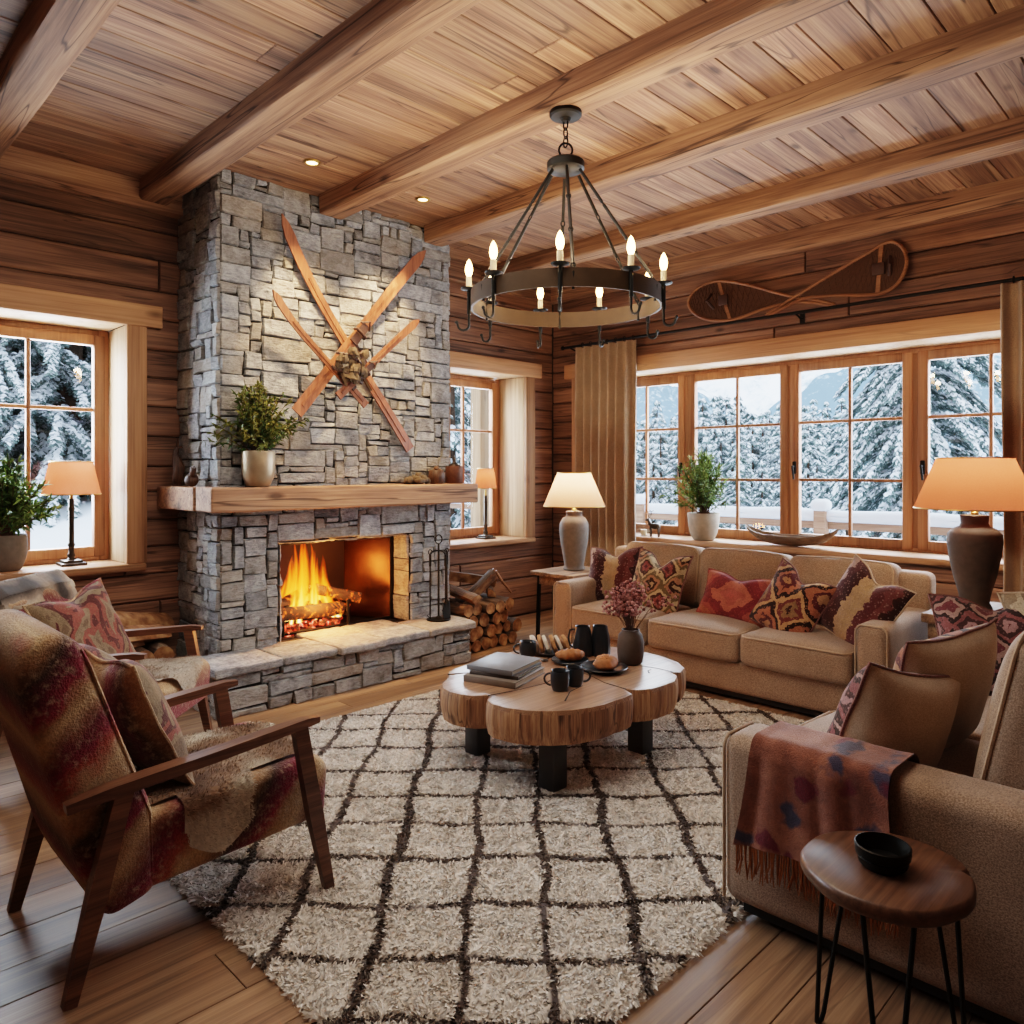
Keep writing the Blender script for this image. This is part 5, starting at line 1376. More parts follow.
# ------------------------------------------------------------------ potted greenery
def bush_mesh(seed, n, h, spread, leaf, wid, base_z, up=1.0, per=26, lowdroop=.0):
    rr = np.random.default_rng(seed); st = MB(); P = []; D = []; S = []; T = []
    for i in range(n):
        a = rr.uniform(0, 2 * np.pi); q = abs(rr.normal(0, .5)) * spread; q = min(q, spread * 1.15); hh = h * rr.uniform(.45, 1.0) * (1 - .45 * (q / spread) ** 2)
        p0 = np.array([rr.uniform(-.04, .04), rr.uniform(-.04, .04), base_z]); p2 = np.array([q * np.cos(a), q * np.sin(a), base_z + hh * up - lowdroop * q]); p1 = (p0 * .5 + p2 * .5) * np.array([.75, .75, 1]) + np.array([0, 0, .03])
        C_ = [(1 - s) ** 2 * p0 + 2 * s * (1 - s) * p1 + s * s * p2 for s in np.linspace(0, 1, 7)]
        st.tube(C_, [.003] * 3 + [.002] * 4, 5)
        tn = np.clip(rr.normal(.35, .22), .02, 1)
        for k in range(per):
            s = rr.uniform(.18, 1.02) ** .8; c = (1 - s) ** 2 * p0 + 2 * s * (1 - s) * p1 + s * s * p2; tg = (p2 - p1); tg = tg / (np.linalg.norm(tg) + 1e-9)
            d = tg * rr.uniform(.3, 1.0) + rr.normal(0, .55, 3); d /= np.linalg.norm(d) + 1e-9
            P.append(c); D.append(d); sd = np.cross(d, rr.normal(0, 1, 3)); S.append(sd / (np.linalg.norm(sd) + 1e-9)); T.append(np.clip(tn + rr.normal(0, .15) + .25 * (s - .6), .01, 1))
    N = len(P); V, Q = blades(P, D, S, leaf * rr.uniform(.6, 1.3, N), wid * rr.uniform(.7, 1.2, N), np.stack([rr.normal(0, .004, N), rr.normal(0, .004, N), -rr.uniform(0, .012, N)], 1))
    return st, V, Q, np.repeat(T, 6)
def potted(name, label, loc, prof, potmat, soil, kw, leafm, extra=None):
    t = thing(name, label, 'potted plant', loc, 0, 'potted greenery')
    mb = MB(); mb.lathe(prof, 44); mk('pot', mb, M[potmat], t, sharp=50)
    mb = MB(); mb.lathe([(soil[0], soil[1]), (0, soil[1] + .006)], 24); mk('soil', mb, M['soil'], t)
    st, V, Q, T = bush_mesh(base_z=soil[1], **kw); mk('stems', st, M['twig'], t); npmesh('foliage', V, Q, M[leafm], T, None, t)
    if extra: extra(t)
    return t
potted('potted_evergreen', 'leafy evergreen in a rounded clay pot on the left window sill', (1.08, 5.565, .87), [(0, 0), (.075, 0), (.085, .01), (.108, .07), (.118, .13), (.118, .19), (.112, .225), (.104, .225), (.108, .18), (.0, .15)], 'ceramic', (.105, .205),
       dict(seed=1, n=110, h=.50, spread=.28, leaf=.055, wid=.013, per=30), 'leaf')
potted('potted_fir', 'needle-leaved fir sprigs in a pale stone pot on the wide window sill', (6.07, 3.60, .86), [(0, 0), (.085, 0), (.095, .01), (.122, .07), (.138, .15), (.145, .245), (.142, .25), (.134, .248), (.13, .2), (0, .18)], 'stonepot', (.134, .225),
       dict(seed=2, n=120, h=.58, spread=.33, leaf=.058, wid=.0085, per=42), 'leaf')
potted('potted_heather', 'heather bush in a brushed metal pot on the mantel', (2.30, 4.652, 1.39), [(0, 0), (.062, 0), (.075, .008), (.098, .06), (.106, .12), (.107, .225), (.103, .235), (.097, .23), (.099, .14), (0, .12)], 'metalpot', (.099, .205),
       dict(seed=3, n=120, h=.50, spread=.34, leaf=.034, wid=.012, per=40, lowdroop=.15), 'leaf2')

# ------------------------------------------------------------------ mantel and sill ornaments
t = thing('carved_figurine', 'tall slender carved wooden bird at the wall end of the mantel', 'figurine', (2.005, 5.24, 1.39))
mb = MB(); mb.tube([(0, 0, .012), (.004, -.004, .06), (.010, -.008, .12), (0, 0, .17), (-.008, .006, .215), (-.004, 0, .25), (.004, -.006, .27)], [.028, .036, .040, .030, .020, .018, .012], 14); mk('body', mb, M['carved'], t, sharp=0)
mb = MB(); mb.tube([(.002, -.004, .262), (.02, -.022, .268), (.03, -.034, .258)], [.010, .006, .001], 8); mk('beak', mb, M['carved'], t)
mb = MB(); mb.lathe([(0, 0), (.035, 0), (.035, .014), (0, .016)], 20); mk('base', mb, M['carved'], t)
t = thing('carved_figurine', 'small squat carved wooden bird near the chimney corner on the mantel', 'figurine', (2.00, 4.98, 1.39))
mb = MB(); mb.blob((0, 0, .045), (.042, .034, .044), 12, 0, 0, .2, 3); mb.tube([(.0, -.01, .07), (.0, -.02, .10), (.0, -.024, .125)], [.026, .018, .020], 10); mk('body', mb, M['carved'], t, sharp=0)
mb = MB(); mb.tube([(0, -.035, .128), (0, -.06, .122)], [.010, .002], 8); mk('beak', mb, M['carved'], t)
t = thing('lidded_canister', 'rust brown canister with a knobbed lid at the right mantel end', 'canister', (3.985, 4.65, 1.39))
mb = MB(); mb.lathe([(0, 0), (.066, 0), (.072, .006), (.072, .135), (.068, .142), (0, .142)], 36, fn=lambda a, z: 1 + .02 * math.sin(11 * a + z * 60)); mk('body', mb, M['copper'], t, sharp=50)
mb = MB(); mb.lathe([(.05, .142), (.045, .156), (.02, .165), (.014, .18), (.018, .20), (.006, .225), (0, .226)], 24); mk('lid', mb, M['pewter'], t, sharp=50)
t = thing('bark_pot', 'small dark bark pot beside the lidded canister', 'pot', (3.81, 4.66, 1.39))
mb = MB(); mb.lathe([(0, 0), (.05, 0), (.062, .02), (.066, .06), (.058, .105), (.05, .11), (.05, .09), (0, .07)], 30, fn=lambda a, z: 1 + .05 * math.sin(9 * a + z * 40)); mk('body', mb, M['carved'], t, sharp=50)
mb = MB()
for i in range(14):
    a = R.uniform(0, 6.28); q = R.uniform(0, .035); mb.blob((q * math.cos(a), q * math.sin(a), .10 + R.uniform(0, .03)), (.016, .016, .014), 5, 0, 0, .4, i)
mk('pine_cones', mb, M['wicker'], t, sharp=0)
mb = MB()
for i in range(40):
    a = R.uniform(0, 6.28); q = R.uniform(0, 1) ** .5; mb.blob((.10 * q * math.cos(a), .05 * q * math.sin(a), .03 + .05 * (1 - q) * R.random()), (.03, .024, .026), 5, 0, 0, .5, i)
o = mk('dried_moss_clump', mb, M['moss'], sharp=0); o.location = (3.62, 4.665, 1.385); tag(o, 'low clump of dried moss next to the bark pot', 'moss')

# trough bowl, figurine on the wide sill
mb = MB(); L, Wd, Hh = .80, .20, .085
def tr(k):
    def f(i, j):
        s_ = 2 * i - 1; a = PI * (j - .5) * 1.0; e = max(0, 1 - abs(s_) ** 2.2); w = Wd / 2 * e ** .6 * k + .012; lift = .075 * abs(s_) ** 3.5
        dep = Hh * (e ** .5) * k
        z = Hh + lift - dep * math.cos(a) - (1 - k) * .0
        return (w * math.sin(a) + .004 * noise.noise(Vector((s_ * 6, a * 2, k))), s_ * L / 2 * (.97 + .03 * k), z + .006 * noise.noise(Vector((s_ * 5, j * 3, 4))))
    return f
mb.grid(tr(1.0), 40, 14); mb.grid(lambda i, j: tr(.86)(i, 1 - j), 40, 14)
n1 = 15
for i in range(40):
    for (e, q) in ((0, 14), (14, 0)):
        a, b = i * n1 + e, (i + 1) * n1 + e; c_, d = 41 * n1 + i * n1 + q, 41 * n1 + (i + 1) * n1 + q
        mb.f.append((a, b, d, c_)); mb.m.append(0)
o = mk('wooden_trough_bowl', mb, M['bowlwood'], sharp=60); o.location = (6.10, 2.80, .865); tag(o, 'long hewn wooden trough bowl with upswept ends on the wide window sill', 'bowl')
t = thing('pewter_reindeer', 'small silvery reindeer figurine on the sill beside the left curtain', 'figurine', (6.06, 4.12, .86), rad(100))
mb = MB(); mb.blob((0, 0, .10), (.055, .026, .03), 10, 0, 0, .1, 1); mb.tube([(.045, 0, .11), (.065, 0, .145), (.07, 0, .165)], [.020, .014, .012], 8); mb.tube([(.06, 0, .165), (.10, 0, .155)], [.015, .008], 8)
for x, y in ((.04, .014), (.04, -.014), (-.04, .014), (-.04, -.014)): mb.tube([(x, y, .09), (x + .003, y, .045), (x, y, 0)], [.010, .006, .006], 6)
mk('body', mb, M['pewter'], t, sharp=0)
mb = MB()
for s_ in (-1, 1):
    mb.tube([(.066, s_ * .008, .175), (.05, s_ * .03, .205), (.055, s_ * .035, .235), (.07, s_ * .03, .255)], .0035, 6)
    mb.tube([(.05, s_ * .03, .205), (.075, s_ * .036, .215)], .003, 6); mb.tube([(.055, s_ * .035, .235), (.03, s_ * .04, .25)], .003, 6)
mk('antlers', mb, M['pewter'], t)
t = thing('glass_votive', 'clear glass votive box standing at the curtain end of the sill', 'votive', (6.09, 4.27, .86))
mb = MB()
for a in ((-.05, -.046), (.046, .05)): mb.bx(a[0], a[1], -.05, .05, 0, .11); mb.bx(-.046, .046, a[0], a[1], 0, .11)
mb.bx(-.05, .05, -.05, .05, 0, .006); mk('glass_box', mb, M['glass'], t)
mb = MB(); mb.lathe([(0, .006), (.03, .006), (.03, .06), (0, .062)], 20); mk('candle', mb, M['cream'], t)

# ------------------------------------------------------------------ chandelier
CHX, CHY, CHZ, CHR = 2.885, 2.50, 2.315, .482
ZR, ZC = ZC, 3.318
t = thing('wagon_wheel_chandelier', 'black iron ring chandelier with nine lit candle bulbs', 'chandelier', (CHX, CHY, 0))
mb = MB(); mb.lathe([(0, ZC - .05), (.02, ZC - .05), (.03, ZC - .035), (.075, ZC - .028), (.082, ZC - .02), (.082, ZC - .001), (0, ZC - .001)], 36); mk('canopy', mb, M['black'], t)
mb = MB()
for k in range(3):
    z = ZC - .065 - k * .044; P = []
    for q in range(14):
        a = 2 * PI * q / 14; x, zz = .014 * math.cos(a), .028 * math.sin(a); P.append((x, 0, z + zz) if k % 2 else (0, x, z + zz))
    mb.tube(P, .0042, 6, True)
P = [(.034 * math.cos(a) * .71, -.034 * math.cos(a) * .71, ZC - .195 + .036 * math.sin(a)) for a in [2 * PI * q / 18 for q in range(18)]]; mb.tube(P, .006, 6, True); mk('chain', mb, M['black'], t)
TP = ZC - .27
mb = MB(); mb.lathe([(0, TP - .03), (.085, TP - .03), (.095, TP - .022), (.095, TP + .012), (.088, TP + .02), (.03, TP + .024), (.012, TP + .04), (0, TP + .04)], 40); mk('top_plate', mb, M['black'], t)
mb = MB(); zb, zt = CHZ, CHZ + .085; mb.lathe([(CHR, zb), (CHR, zt), (CHR - .010, zt), (CHR - .010, zb), (CHR, zb)], 96); mb.f = [f for f in mb.f if len(f) == 4]; mb.m = mb.m[:len(mb.f)]; mk('ring', mb, M['lamplit_iron'], t)
near = math.atan2(-1, -1)   # direction towards the camera
for k in range(6):
    a = near + rad(30 + 60 * k - 30); c, s_ = math.cos(a), math.sin(a); mb = MB()
    A = Vector((c * .075, s_ * .075, TP - .03)); B = Vector((c * (CHR - .02), s_ * (CHR - .02), zt + .015))
    for q in range(3):
        u0, u1 = q / 3 + .012, (q + 1) / 3 - .012; mb.tube([A.lerp(B, u0), A.lerp(B, u1)], .0085, 8)
        m_ = A.lerp(B, (q + 1) / 3); mb.tube([m_ + (B - A).normalized() * (.018 * math.cos(b)) + Vector((-s_, c, 0)) * (.010 * math.sin(b)) for b in [2 * PI * z / 10 for z in range(10)]], .004, 5, True)
    mb.tube([B, Vector((c * (CHR - .004), s_ * (CHR - .004), zt - .02)), Vector((c * (CHR - .012), s_ * (CHR - .012), zb - .01))], .007, 6)
    mk('rod', mb, M['black'], t)
for k in range(9):
    a = near + rad(-7 + 40 * k) * 1 ; c, s_ = math.cos(a), math.sin(a); x, y = (CHR + .008) * c, (CHR + .008) * s_
    mb = MB(); mb.lathe([(0, zt + .004), (.012, zt + .004), (.040, zt + .010), (.043, zt + .016), (.038, zt + .015), (.012, zt + .012), (0, zt + .012)], 24, (x, y, 0)); mb.tube([(x, y, zb - .03), (x, y, zt + .01)], .010, 8); cd = mk('candle_holder', mb, M['black'], t)
    mb = MB(); mb.lathe([(.0145, zt + .012), (.0145, zt + .072), (.010, zt + .075), (0, zt + .075)], 16, (x, y, 0)); mk('candle_sleeve', mb, M['cream'], cd)
    mb = MB(); mb.lathe([(.009, zt + .075), (.015, zt + .087), (.0195, zt + .106), (.017, zt + .128), (.009, zt + .150), (0, zt + .163)], 16, (x, y, 0)); mk('bulb', mb, M['bulb'], cd, sharp=0)
    P = [Vector((x, y, zb - .02)), Vector((x, y, zb - .075))]
    for q in range(7):
        b = PI * q / 6; P.append(Vector((x + c * (.028 - .028 * math.cos(b)), y + s_ * (.028 - .028 * math.cos(b)), zb - .085 - .026 * math.sin(b))))
    P.append(P[-1] + Vector((c * .006, s_ * .006, .014)))
    mb = MB(); mb.tube(P, .0065, 7); mb.blob(P[-1], (.009,) * 3, 6); mk('hook', mb, M['black'], t)
    if k % 1 == 0:
        L = bpy.data.lights.new('candle_light', 'POINT'); L.energy = 5.5; L.color = (1, .70, .42); L.shadow_soft_size = .03
        o = bpy.data.objects.new('candle_light', L); COL.objects.link(o); o.location = (CHX + x, CHY + y, zt + .17)

ZC = ZR
# ------------------------------------------------------------------ curtains and rod
def curtain(label, y0, y1, folds, seed, x=5.885):
    t = thing('linen_curtain', label, 'curtain', (x, (y0 + y1) / 2, 0), 0, 'linen curtains'); w = y1 - y0; z0, z1 = .02, 2.745
    def fn(i, j):
        s_ = j; z = z0 + (z1 - z0) * i; u = (s_ - .5) * w
        A = .075 * (1 - .45 * i ** 6); ph = 2 * PI * folds * s_ + .5 * noise.noise(Vector((s_ * 4, i * .8, seed)))
        d = A * math.sin(ph) * (.75 + .4 * noise.noise(Vector((s_ * 9, 2, seed)))) + .012 * math.sin(ph * 2 + 1) + .02 * noise.noise(Vector((s_ * 3, i * 2.2, seed + 3))) * (1 - i)
        return (d, u * (1 - .05 * math.sin(PI * i)) + .012 * noise.noise(Vector((s_ * 5, i * 2, seed + 6))), z)
    mb = MB(); mb.grid(fn, 40, int(folds * 16)); mk('drape', mb, M['curtain'], t, sharp=0)
    mb = MB()
    for k in range(int(folds)):
        y = (-.5 + (k + .25) / folds) * w
        mb.tube([(.02 + .022 * math.cos(a) - .02, y, 2.765 + .022 * math.sin(a)) for a in [2 * PI * q / 14 for q in range(14)]], .004, 6, True)
    mk('rings', mb, M['black'], t)
curtain('beige linen curtain drawn to the room-corner side of the wide window', 4.22, 4.95, 7, 1)
curtain('beige linen curtain behind the large urn lamp', .62, 1.245, 6, 4)
t = thing('curtain_rod', 'thin black iron curtain rod above the wide window', 'curtain rod', (5.885, 2.9, 2.765))
mb = MB(); mb.tube([(0, -2.5, 0), (0, 2.22, 0)], .013, 12); mb.blob((0, 2.24, 0), (.022,) * 3, 8); mb.blob((0, -2.52, 0), (.022,) * 3, 8); mk('rod', mb, M['black'], t)
for y in (2.13, -.25, -2.2):
    mb = MB(); mb.tube([(0, y, -.012), (.06, y, -.03), (.118, y, -.03)], .008, 6); mb.box((.115, y, -.03), (.008, .04, .08)); mk('bracket', mb, M['black'], t)

# ------------------------------------------------------------------ crossed snowshoes
def snowshoe(label, up, lo, x, head, grp='crossed snowshoes above the window'):
    """outline traced on the wall plane (y, z): up = head->tail along the top, lo = head->tail along the bottom"""
    t = thing('snowshoe', label, 'snowshoe', (x, 0, 0), 0, grp)
    def cr(pts, n=8):
        P = [Vector((0, a, b)) for a, b in pts]; O = []
        for i in range(len(P) - 1):
            p0, p1, p2, p3 = P[max(0, i - 1)], P[i], P[i + 1], P[min(len(P) - 1, i + 2)]
            for k in range(n):
                s_ = k / n; O.append(.5 * (2 * p1 + (p2 - p0) * s_ + (2 * p0 - 5 * p1 + 4 * p2 - p3) * s_ ** 2 + (3 * p1 - p0 - 3 * p2 + p3) * s_ ** 3))
        return O + [P[-1]]
    loop = cr(list(reversed(up)) + [head] + lo)
    mb = MB(); mb.tube(loop, .0135, 8); mb.bar([loop[0], loop[0].lerp(loop[-1], .5)], .03, .02, (1, 0, 0)); mk('frame', mb, M['ash'], t)
    U, Lw = cr([head] + up), cr([head] + lo); n = min(len(U), len(Lw)); web = MB(); K = 26; cut = .74
    def smp(C_, s_):
        q = s_ * (len(C_) - 1); i = min(len(C_) - 2, int(q)); return C_[i].lerp(C_[i + 1], q - i)
    web.grid(lambda i, j: tuple(smp(U, .02 + i * cut).lerp(smp(Lw, .02 + i * cut), j) + Vector((.004, 0, 0))), 24, 6, 0)
    for k in range(K):
        a = .02 + cut * k / K
        web.tube([smp(U, a), smp(Lw, min(.98, a + .07))], .0035, 4, M=None); web.tube([smp(Lw, a), smp(U, min(.98, a + .07))], .0035, 4)
    mk('webbing', web, M['web'], t)
    for a in (.36,):
        mb = MB(); mb.bar([smp(U, a), smp(Lw, a)], .030, .016, (1, 0, 0)); mk('crossbar', mb, M['ash'], t)
    c_ = smp(U, .36).lerp(smp(Lw, .36), .5); e_ = smp(U, .26).lerp(smp(Lw, .26), .5); mb = MB()
    mb.rbox(tuple(c_ + Vector((-.022, 0, 0))), (.02, .09, .09), .008, 2); mb.tube([smp(U, .28).lerp(smp(Lw, .28), .3), e_ + Vector((-.05, 0, 0)), smp(U, .28).lerp(smp(Lw, .28), .7)], .012, 6)
    mk('binding', mb, M['leather'], t)
snowshoe('wooden snowshoe whose rounded head points to the room corner', [(3.64, 3.12), (3.52, 3.165), (3.37, 3.165), (3.12, 3.087), (2.88, 2.985), (2.72, 2.92), (2.55, 2.870), (2.38, 2.805)], [(3.65, 2.93), (3.52, 2.85), (3.32, 2.81), (3.17, 2.82), (3.045, 2.845), (2.88, 2.868), (2.70, 2.872), (2.55, 2.845), (2.385, 2.795)], 5.975, (3.70, 3.03))
snowshoe('wooden snowshoe whose rounded head points towards the right curtain', [(1.865, 3.12), (1.92, 3.185), (1.995, 3.20), (2.11, 3.155), (2.238, 3.104), (2.441, 3.018), (2.655, 2.925), (2.80, 2.86), (2.93, 2.805)], [(1.865, 2.95), (1.92, 2.87), (2.02, 2.828), (2.15, 2.835), (2.338, 2.864), (2.50, 2.88), (2.64, 2.88), (2.80, 2.83), (2.925, 2.79)], 5.945, (1.845, 3.03))

# ------------------------------------------------------------------ firewood
def splitlog(L, r, seed):
    """quartered log: bark outside, split faces inside"""
    rr = random.Random(seed); mb = MB(); n = 7; K = 6; a0, a1 = -rad(50), rad(50); V = []; F = []
    sec = [(0, -r * .45)] + [(r * math.sin(a0 + (a1 - a0) * k / n), r * math.cos(a0 + (a1 - a0) * k / n) - r * .45) for k in range(n + 1)]
    m = len(sec)
    for k in range(K + 1):
        for j, (x, z) in enumerate(sec):
            w = 1 + .10 * noise.noise(Vector((j * .9, k * .5, seed))); V.append((x * w + .008 * noise.noise(Vector((k * .6, seed, 1))), -L / 2 + L * k / K, z * w))
    for k in range(K):
        for j in range(m):
            jj = (j + 1) % m; F.append((k * m + j, k * m + jj, k * m + m + jj, k * m + m + j))
    for i, f in enumerate(F):
        j = i % m; mb.f.append(f); mb.m.append(1 if j in (0, m - 1) else 0)
    mb.v = V; mb.t = [rr.uniform(.2, .9)] * len(V); mb.t2 = [0] * len(V)
    mb.f.append(tuple(range(m))[::-1]); mb.m.append(1); mb.f.append(tuple(K * m + j for j in range(m))); mb.m.append(1)
    bmx = bmesh.new(); vs = [bmx.verts.new(p) for p in mb.v]
    for f, mi in zip(mb.f, mb.m):
        q = bmx.faces.new([vs[i] for i in f]); q.material_index = mi
    bmesh.ops.recalc_face_normals(bmx, faces=bmx.faces); bmx.verts.index_update()
    mb.f = [tuple(v.index for v in f.verts) for f in bmx.faces]; mb.m = [f.material_index for f in bmx.faces]; bmx.free()
    return mb
# round logs right of the hearth, ends towards the room
protos = []
for k in range(4):
    pm = logm(.44, .056, 11 + k); me = mk('firewood_log', pm, [M['bark'], M['endgrain']], sharp=35); protos.append(me)
cnt = 0
for row in range(4):
    for c_ in range(6 - (row > 1)):
        x = 4.035 + .112 * c_ + (.056 if row % 2 else 0) + R.uniform(-.006, .006); z = .055 + row * .097
        if x > 4.72 - row * .02: continue
        p = protos[cnt % 4]
        if cnt < 4: o = p
        else: o = p.copy(); COL.objects.link(o)
        o.location = (x, 4.80 + R.uniform(-.04, .04), z); o.rotation_euler = (0, R.uniform(0, 6.28), R.uniform(-.05, .05)); s_ = R.uniform(.86, 1.03); o.scale = (s_, 1, s_)
        tag(o, 'round brown firewood log, end outward, stacked right of the hearth', 'log', 'round firewood logs right of the hearth'); cnt += 1
for i, (x, y, z, rz, ry, L, r, lab) in enumerate([(4.13, 4.76, .462, 4, 10, .42, .085, 'thick split log on the pile touching the chimney'), (4.33, 4.74, .475, 64, -40, .40, .10, 'pale split log with its cut face up on the round logs'),
        (4.37, 4.90, .545, 70, 12, .48, .085, 'bark-covered split log lying highest on the right pile'), (4.56, 4.86, .455, -30, 10, .40, .07, 'split log slanting down the window end of the pile')]):
    o = mk('split_log', splitlog(L, r, 30 + i), [M['bark'], M['endgrain']], sharp=35); o.location = (x, y, z); o.rotation_euler = (rad(ry), rad(15 * i), rad(rz)); tag(o, lab, 'log')
mb = MB(); mb.tube([(4.62, 4.83, .60), (4.68, 4.80, .50), (4.76, 4.77, .40)], [.014, .012, .010], 8); mb.tube([(4.63, 4.83, .585), (4.60, 4.84, .62)], [.012, .008], 8); o = mk('peeled_branch', mb, M['ash']); tag(o, 'thin peeled branch leaning against the firewood beside the hearth', 'branch')
# left pile by the armchair
cnt = 0
protos2 = []
for k in range(3): protos2.append(mk('hearth_log', logm(.40, .068, 21 + k), [M['bark'], M['endgrain']], sharp=35))
for row in range(3):
    for c_ in range(5 - row):
        p = protos2[cnt % 3]
        if cnt < 3: o = p
        else: o = p.copy(); COL.objects.link(o)
        o.location = (1.42 + .136 * c_ + .068 * row, 5.15 + R.uniform(-.03, .03), .068 + row * .118); o.rotation_euler = (0, R.uniform(0, 6.28), R.uniform(-.04, .04)); tag(o, 'rough log end in the stack behind the hearthside armchair', 'log', 'logs behind the armchair'); cnt += 1
for i, (x, y, z, rz, rx, L, r, lab) in enumerate([(1.62, 5.08, .44, 62, 8, .62, .135, 'long orange split log slanting on the stack behind the armchair'), (1.70, 5.22, .50, 66, 12, .60, .125, 'orange split log topmost on the stack behind the armchair'), (1.50, 4.98, .40, 58, 4, .5, .07, 'narrow split stick lowest of the slanting ones behind the armchair')]):
    o = mk('split_log', splitlog(L, r, 50 + i), [M['endgrain'], M['endgrain']], sharp=35); o.location = (x, y, z); o.rotation_euler = (rad(-rx), rad(20), rad(-rz)); tag(o, lab, 'log')
# ------------------------------------------------------------------ outside
S2 = 2 ** .5
def ground_z(x, y):
    d = (x + y) / S2; r = (x - y) / S2
    zB = -.55 - .30 * max(0, min(d - 9.5, 22)) + .10 * max(0, d - 60)
    bank = -.5 + 1.15 * max(0, min(1, (d - 6.5) / 5.5)) + .10 * (r + 8) + .12 * max(0, d - 12)
    f = max(0, min(1, (-r - 3.2) / 2.5)); f = f * f * (3 - 2 * f)
    return zB * (1 - f) + bank * f + .10 * noise.noise(Vector((x * .35, y * .35, 0))) + .25 * noise.noise(Vector((x * .08, y * .08, 4))) * min(1, d / 20)
mb = MB()
def gx(u): return 6.5 * (-1 + 2 * u) * 14
mb.grid(lambda i, j: (lambda x, y: (x, y, ground_z(x, y)))(-60 + 180 * i, -60 + 180 * j), 150, 150, 0)
# drop the cells under the house
kp = []
for f in mb.f:
    x = sum(mb.v[i][0] for i in f) / 4; y = sum(mb.v[i][1] for i in f) / 4
    kp.append(not (x < XB + .2 and y < YA + .2))
mb.f = [f for f, k in zip(mb.f, kp) if k]; mb.m = mb.m[:len(mb.f)]
struct(mk('snow_ground', mb, M['snow'], sharp=0), 'snow covered ground outside the windows', 'snow')

def ridge(name, pts, dist, base, mat, label, depth=.5, seed=0, amp=1.0):
    """mountain face below a skyline given as (sideways, height) at a distance along the view diagonal"""
    n = len(pts); mb = MB(); NU, NV = 160, 40
    def fn(i, j):
        q = i * (n - 1); k = min(n - 2, int(q)); f = q - k; f = f * f * (3 - 2 * f)
        r = pts[k][0] + (pts[k + 1][0] - pts[k][0]) * (q - k); h = pts[k][1] * (1 - f) + pts[k + 1][1] * f
        h += amp * noise.fractal(Vector((r * .03, seed, 0)), .9, 2.1, 5) * 2.2
        z = base + (h - base) * j; d = dist - dist * depth * (1 - j) + dist * .03 * noise.fractal(Vector((r * .02, j * 3, seed)), .9, 2, 4)
        return ((d + r) / S2, (d - r) / S2, z + amp * 1.2 * noise.fractal(Vector((r * .06, j * 5, seed + 2)), .9, 2, 4) * j)
    mb.grid(fn, NU, NV); return struct(mk(name, mb, M[mat], sharp=0), label, 'mountain')
def sk(d, px, py): return ((px - 512) / 750 * d, 1.5 + (470 - py) / 750 * d)
ridge('snowy_mountain', [sk(420, x, y) for x, y in [(430, 400), (560, 396), (650, 392), (700, 376), (745, 366), (790, 356), (860, 350), (1000, 340), (1150, 330)]], 420, -20, 'hillback', 'white snowy peak far behind the forested slopes', .35, 1, 2.5)
ridge('forest_hillside', [sk(230, x, y) for x, y in [(430, 420), (560, 402), (620, 392), (655, 382), (690, 392), (725, 408), (752, 424), (790, 450), (850, 480)]], 230, -25, 'hillr', 'blue-grey forested hillside under the peak', .4, 2, 1.0)
ridge('forest_slope', [sk(170, x, y) for x, y in [(600, 480), (700, 455), (745, 422), (790, 396), (835, 372), (880, 350), (960, 318), (1100, 280)]], 170, -25, 'hillr', 'steep forested slope rising behind the big fir', .4, 3, 1.0)

# ---- firs: trunk, needle boughs, snow lying on the boughs (unit height about 10 m, shared between copies)
def fir_parts(seed, tiers, per, nb, hgt=10.0, width=.20, sprig=.34, droop=.5, snowy=.62):
    rr = np.random.default_rng(seed); P = []; D = []; S = []; Ls = []; Wd = []; up = []
    for k in range(tiers):
        f = k / (tiers - 1); z = hgt * (.06 + .92 * f); Lb = hgt * width * (1 - f) ** .85 * 1.0 + .12
        for b in range(max(4, int(nb * (1 - .55 * f)))):
            a = rr.uniform(0, 2 * np.pi); L = Lb * rr.uniform(.7, 1.12); dr = droop * rr.uniform(.6, 1.2)
            ca, sa = np.cos(a), np.sin(a); m = max(4, int(per * (L / (hgt * width) + .25)))
            s = rr.uniform(.12, 1.0, m) ** .8; side = rr.choice([-1, 1], m); sp = rr.uniform(.1, .8, m)
            x = s * L; zz = z - dr * L * s ** 1.5 + .12 * L * np.sin(np.pi * s)
            pos = np.stack([ca * x, sa * x, zz + rr.normal(0, .03, m)], 1)
            out = np.stack([np.full(m, ca), np.full(m, sa), -dr * 1.1 * s ** .6], 1); lat = np.stack([-sa * side, ca * side, np.full(m, -.35)], 1)
            d = unit(out * (1 - sp[:, None] * .7) + lat * sp[:, None])
            nrm = np.array([0, 0, 1.0])[None, :] + rr.normal(0, .28, (m, 3)); sd = unit(np.cross(d, nrm))
            P.append(pos); D.append(d); S.append(sd); Ls.append(sprig * rr.uniform(.6, 1.2, m) * (.55 + .45 * (1 - f))); Wd.append(sprig * .42 * rr.uniform(.6, 1.2, m) * (.55 + .45 * (1 - f)))
    P = np.concatenate(P); D = np.concatenate(D); S = np.concatenate(S); L = np.concatenate(Ls); W = np.concatenate(Wd); N = len(P)
    V, Q = blades(P, D, S, L, W, np.stack([np.zeros(N), np.zeros(N), -L * .18], 1)); T = np.repeat(np.clip(rr.normal(.4, .25, N), .01, 1), 6)
    ks = rr.random(N) < snowy
    Ps = P[ks] + np.array([0, 0, .035]); n2 = len(Ps); V2, Q2 = blades(Ps, D[ks], S[ks], L[ks] * .80, W[ks] * 1.15, np.stack([np.zeros(n2), np.zeros(n2), -L[ks] * .12], 1))
    return (V, Q, T), (V2, Q2)
